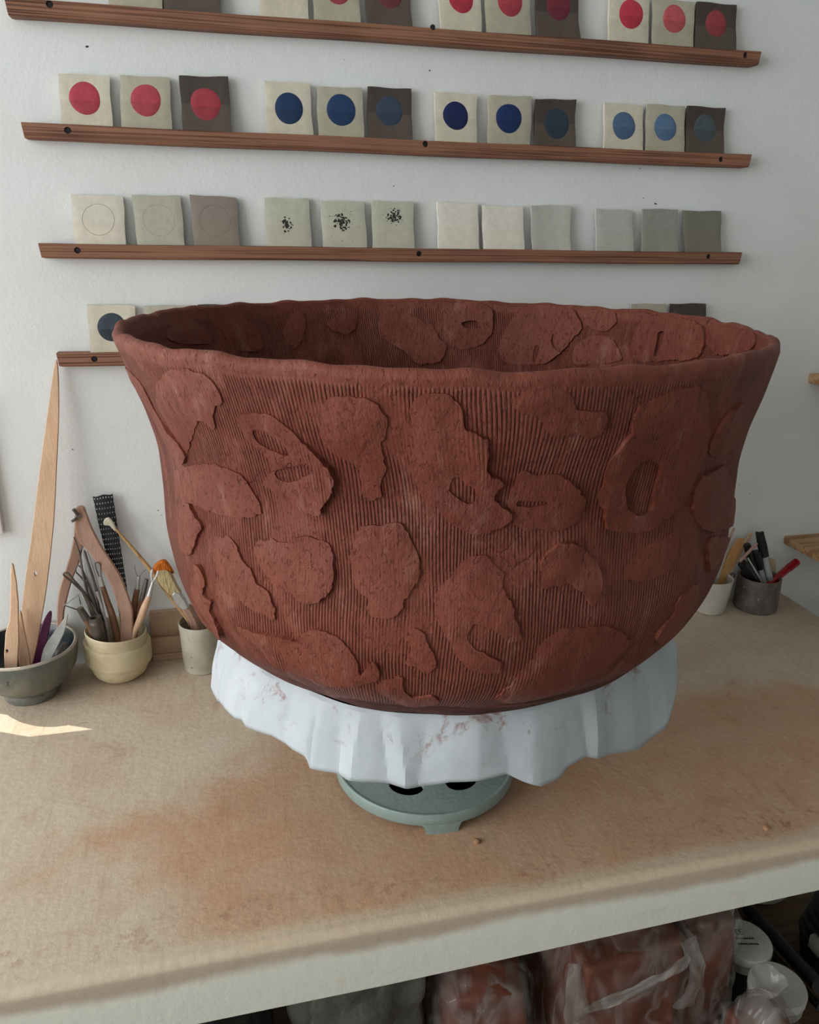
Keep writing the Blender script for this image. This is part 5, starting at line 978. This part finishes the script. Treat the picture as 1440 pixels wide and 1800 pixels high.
V, F = lathe([(0.042, 0.0), (0.034, 0.02), (0.022, 0.04), (0.010, 0.055), (0.013, 0.066), (0.024, 0.078), (0.026, 0.082)], (1.022, -0.614, 0.482), 40, 0.0)
V = [(x+0.006*noise.noise(Vector((x*60, y*60, z*30))), y+0.008*noise.noise(Vector((x*50+4, y*50, z*30))), z) for x, y, z in V]
mk('knotted_neck', V, [f for f in F if len(f) == 4], TAPE, b, sharp=0)
clay_bag((0.603, -0.455, 0.424), 0.070, 0.070, 0.118, -0.1, 'brownish clay lump in wrinkled plastic beside the square clay block', 23.0, 0.5)
GREYF = m_plain('grey_crumpled_film', (92, 90, 82), 0.35, 0.5, var=0.25, scale=12, bump=0.006, bscale=30)
e = thing('plastic_sack', (0.42, -0.42, 0.30), 'dark grey crumpled plastic sack bulging under the bench top', 'sack')
mk('sack_body', *blob_box((0.400, -0.42, 0.465), 0.094, 0.09, 0.155, 0.1, 0.45, 0.015, 31.0, 26, 12, 0.02), GREYF, e, sharp=0)
e = thing('plastic_sack', (0.20, -0.40, 0.30), 'small dark plastic sack beside the crumpled grey sack under the bench', 'sack')
mk('sack_body', *blob_box((0.178, -0.42, 0.436), 0.080, 0.08, 0.128, -0.2, 0.45, 0.018, 44.0, 22, 12, 0.015), m_plain('dark_film', (52, 48, 46), 0.35, 0.5, var=0.25, bump=0.006, bscale=30), e, sharp=0)
# white lidded jars in a row
LIDW = m_plain('white_lid', (196, 194, 186), 0.5, var=0.04); JARW = m_plain('dark_jar_wall', (54, 50, 48), 0.35, 0.45)
JARS = [(1.112, -0.545, 0.449, 'white-lidded round jar at the outer end of the jar row under the bench'), (1.112, -0.455, 0.452, 'white-lidded round jar with handwriting on its lid, under the bench'), (1.104, -0.356, 0.448, 'white-lidded round jar farthest back in the row under the bench')]
INK = m_plain('black_ink', (22, 22, 24), 0.6, bump=0)
for i, (x, y, zt, lab) in enumerate(JARS):
    e = thing('lidded_jar', (x, y, 0.30), lab, 'jar', 'white-lidded jars under the bench'); h = zt-0.30
    mk('jar_wall', *lathe([(0.0, 0.0), (0.038, 0.0), (0.041, 0.003), (0.041, h-0.045), (0.039, h-0.035), (0.040, h-0.010), (0.0, h-0.010)], (x, y, 0.30), 48), JARW, e)
    mk('collar', *lathe([(0.0405, h-0.038), (0.0445, h-0.036), (0.0448, h-0.020), (0.0405, h-0.018)], (x, y, 0.30), 56), m_plain('grey_white_collar', (160, 158, 150), 0.5), e)
    lid = mk('lid', *lathe([(0.045, h-0.0165), (0.0468, h-0.0155), (0.0470, h-0.003), (0.0455, h-0.0006), (0.043, h-0.0), (0.0, h-0.0)], (x, y, 0.30), 64), LIDW, e)
    if i == 1:
        rx = Vector((0.972, -0.235, 0)); ry = Vector((0.235, 0.972, 0)); c0 = Vector((x, y, zt+0.0006))
        for k, (ox, oy, ln) in enumerate(((-0.008, 0.002, 0.052), (-0.004, -0.010, 0.048))):
            V = []; F = []; n = 40
            for q in range(n+1):
                u = (q/n-0.5)*ln; wv = 0.0009*math.sin(q*1.7+k)+0.0006*math.sin(q*3.9); th = 0.0013+0.0006*math.sin(q*2.3+k)
                for s in (-1, 1): V.append(tuple(c0+rx*(ox+u)+ry*(oy+wv+s*th)))
            for q in range(n): F.append((2*q, 2*q+2, 2*q+3, 2*q+1))
            mk('handwritten_line', V, F, INK, lid)
        cu = bpy.data.curves.new('handwriting', 'FONT'); cu.body = 'CKE'; cu.size = 0.017; cu.shear = 0.15; cu.offset = 0.0007
        tmp = bpy.data.objects.new('handwriting', cu); COL.objects.link(tmp); bpy.context.view_layer.update()
        me = bpy.data.meshes.new_from_object(tmp.evaluated_get(bpy.context.evaluated_depsgraph_get())); bpy.data.objects.remove(tmp)
        vs = [tuple(c0+rx*(v.co.x-0.030)+ry*(v.co.y+0.010)) for v in me.vertices]; fs = [list(p.vertices) for p in me.polygons]
        mk('handwriting', vs, fs, INK, lid)
# black tubes, coil, white tub
tag(mk('black_tube', *tube([(1.268, -0.285, 0.3145, 0.013), (1.185, -0.56, 0.440, 0.013)], 1, 18), BLACK), 'thick black tube leaning beside the white-lidded jars', 'tube', 'black tubes under the bench')
tag(mk('black_tube', *tube([(1.238, -0.300, 0.309, 0.007), (1.170, -0.585, 0.425, 0.007)], 1, 14), BLACK), 'thin black tube next to the thick one, beside the lidded jars', 'tube', 'black tubes under the bench')
e = thing('cable_coil', (1.350, -0.43, 0.30), 'black coil of hose or cable with a shiny winding under the bench', 'coil')
for k in range(7):
    rr = 0.058-0.004*abs(k-3); zz = 0.312+k*0.021
    mk('winding', *tube([(1.350+rr*math.cos(t), -0.43+rr*math.sin(t), zz, 0.0115) for t in np.linspace(0, 2*math.pi, 33)], 1, 10, cap=False), BLACK, e)
mk('tie', *box(1.276, 1.288, -0.465, -0.435, 0.375, 0.405, 0.003), m_plain('grey_tie', (130, 126, 120), 0.6), e)
e = thing('white_tub', (1.335, -0.200, 0.30), 'white plastic tub standing behind the jars under the bench', 'tub')
mk('tub_wall', *lathe([(0.0, 0.0), (0.066, 0.0), (0.080, 0.010), (0.086, 0.03), (0.098, 0.24), (0.101, 0.245), (0.101, 0.25), (0.096, 0.25), (0.084, 0.05), (0.0, 0.02)], (1.335, -0.200, 0.30), 64), m_plain('white_tub_plastic', (206, 206, 192), 0.4), e)
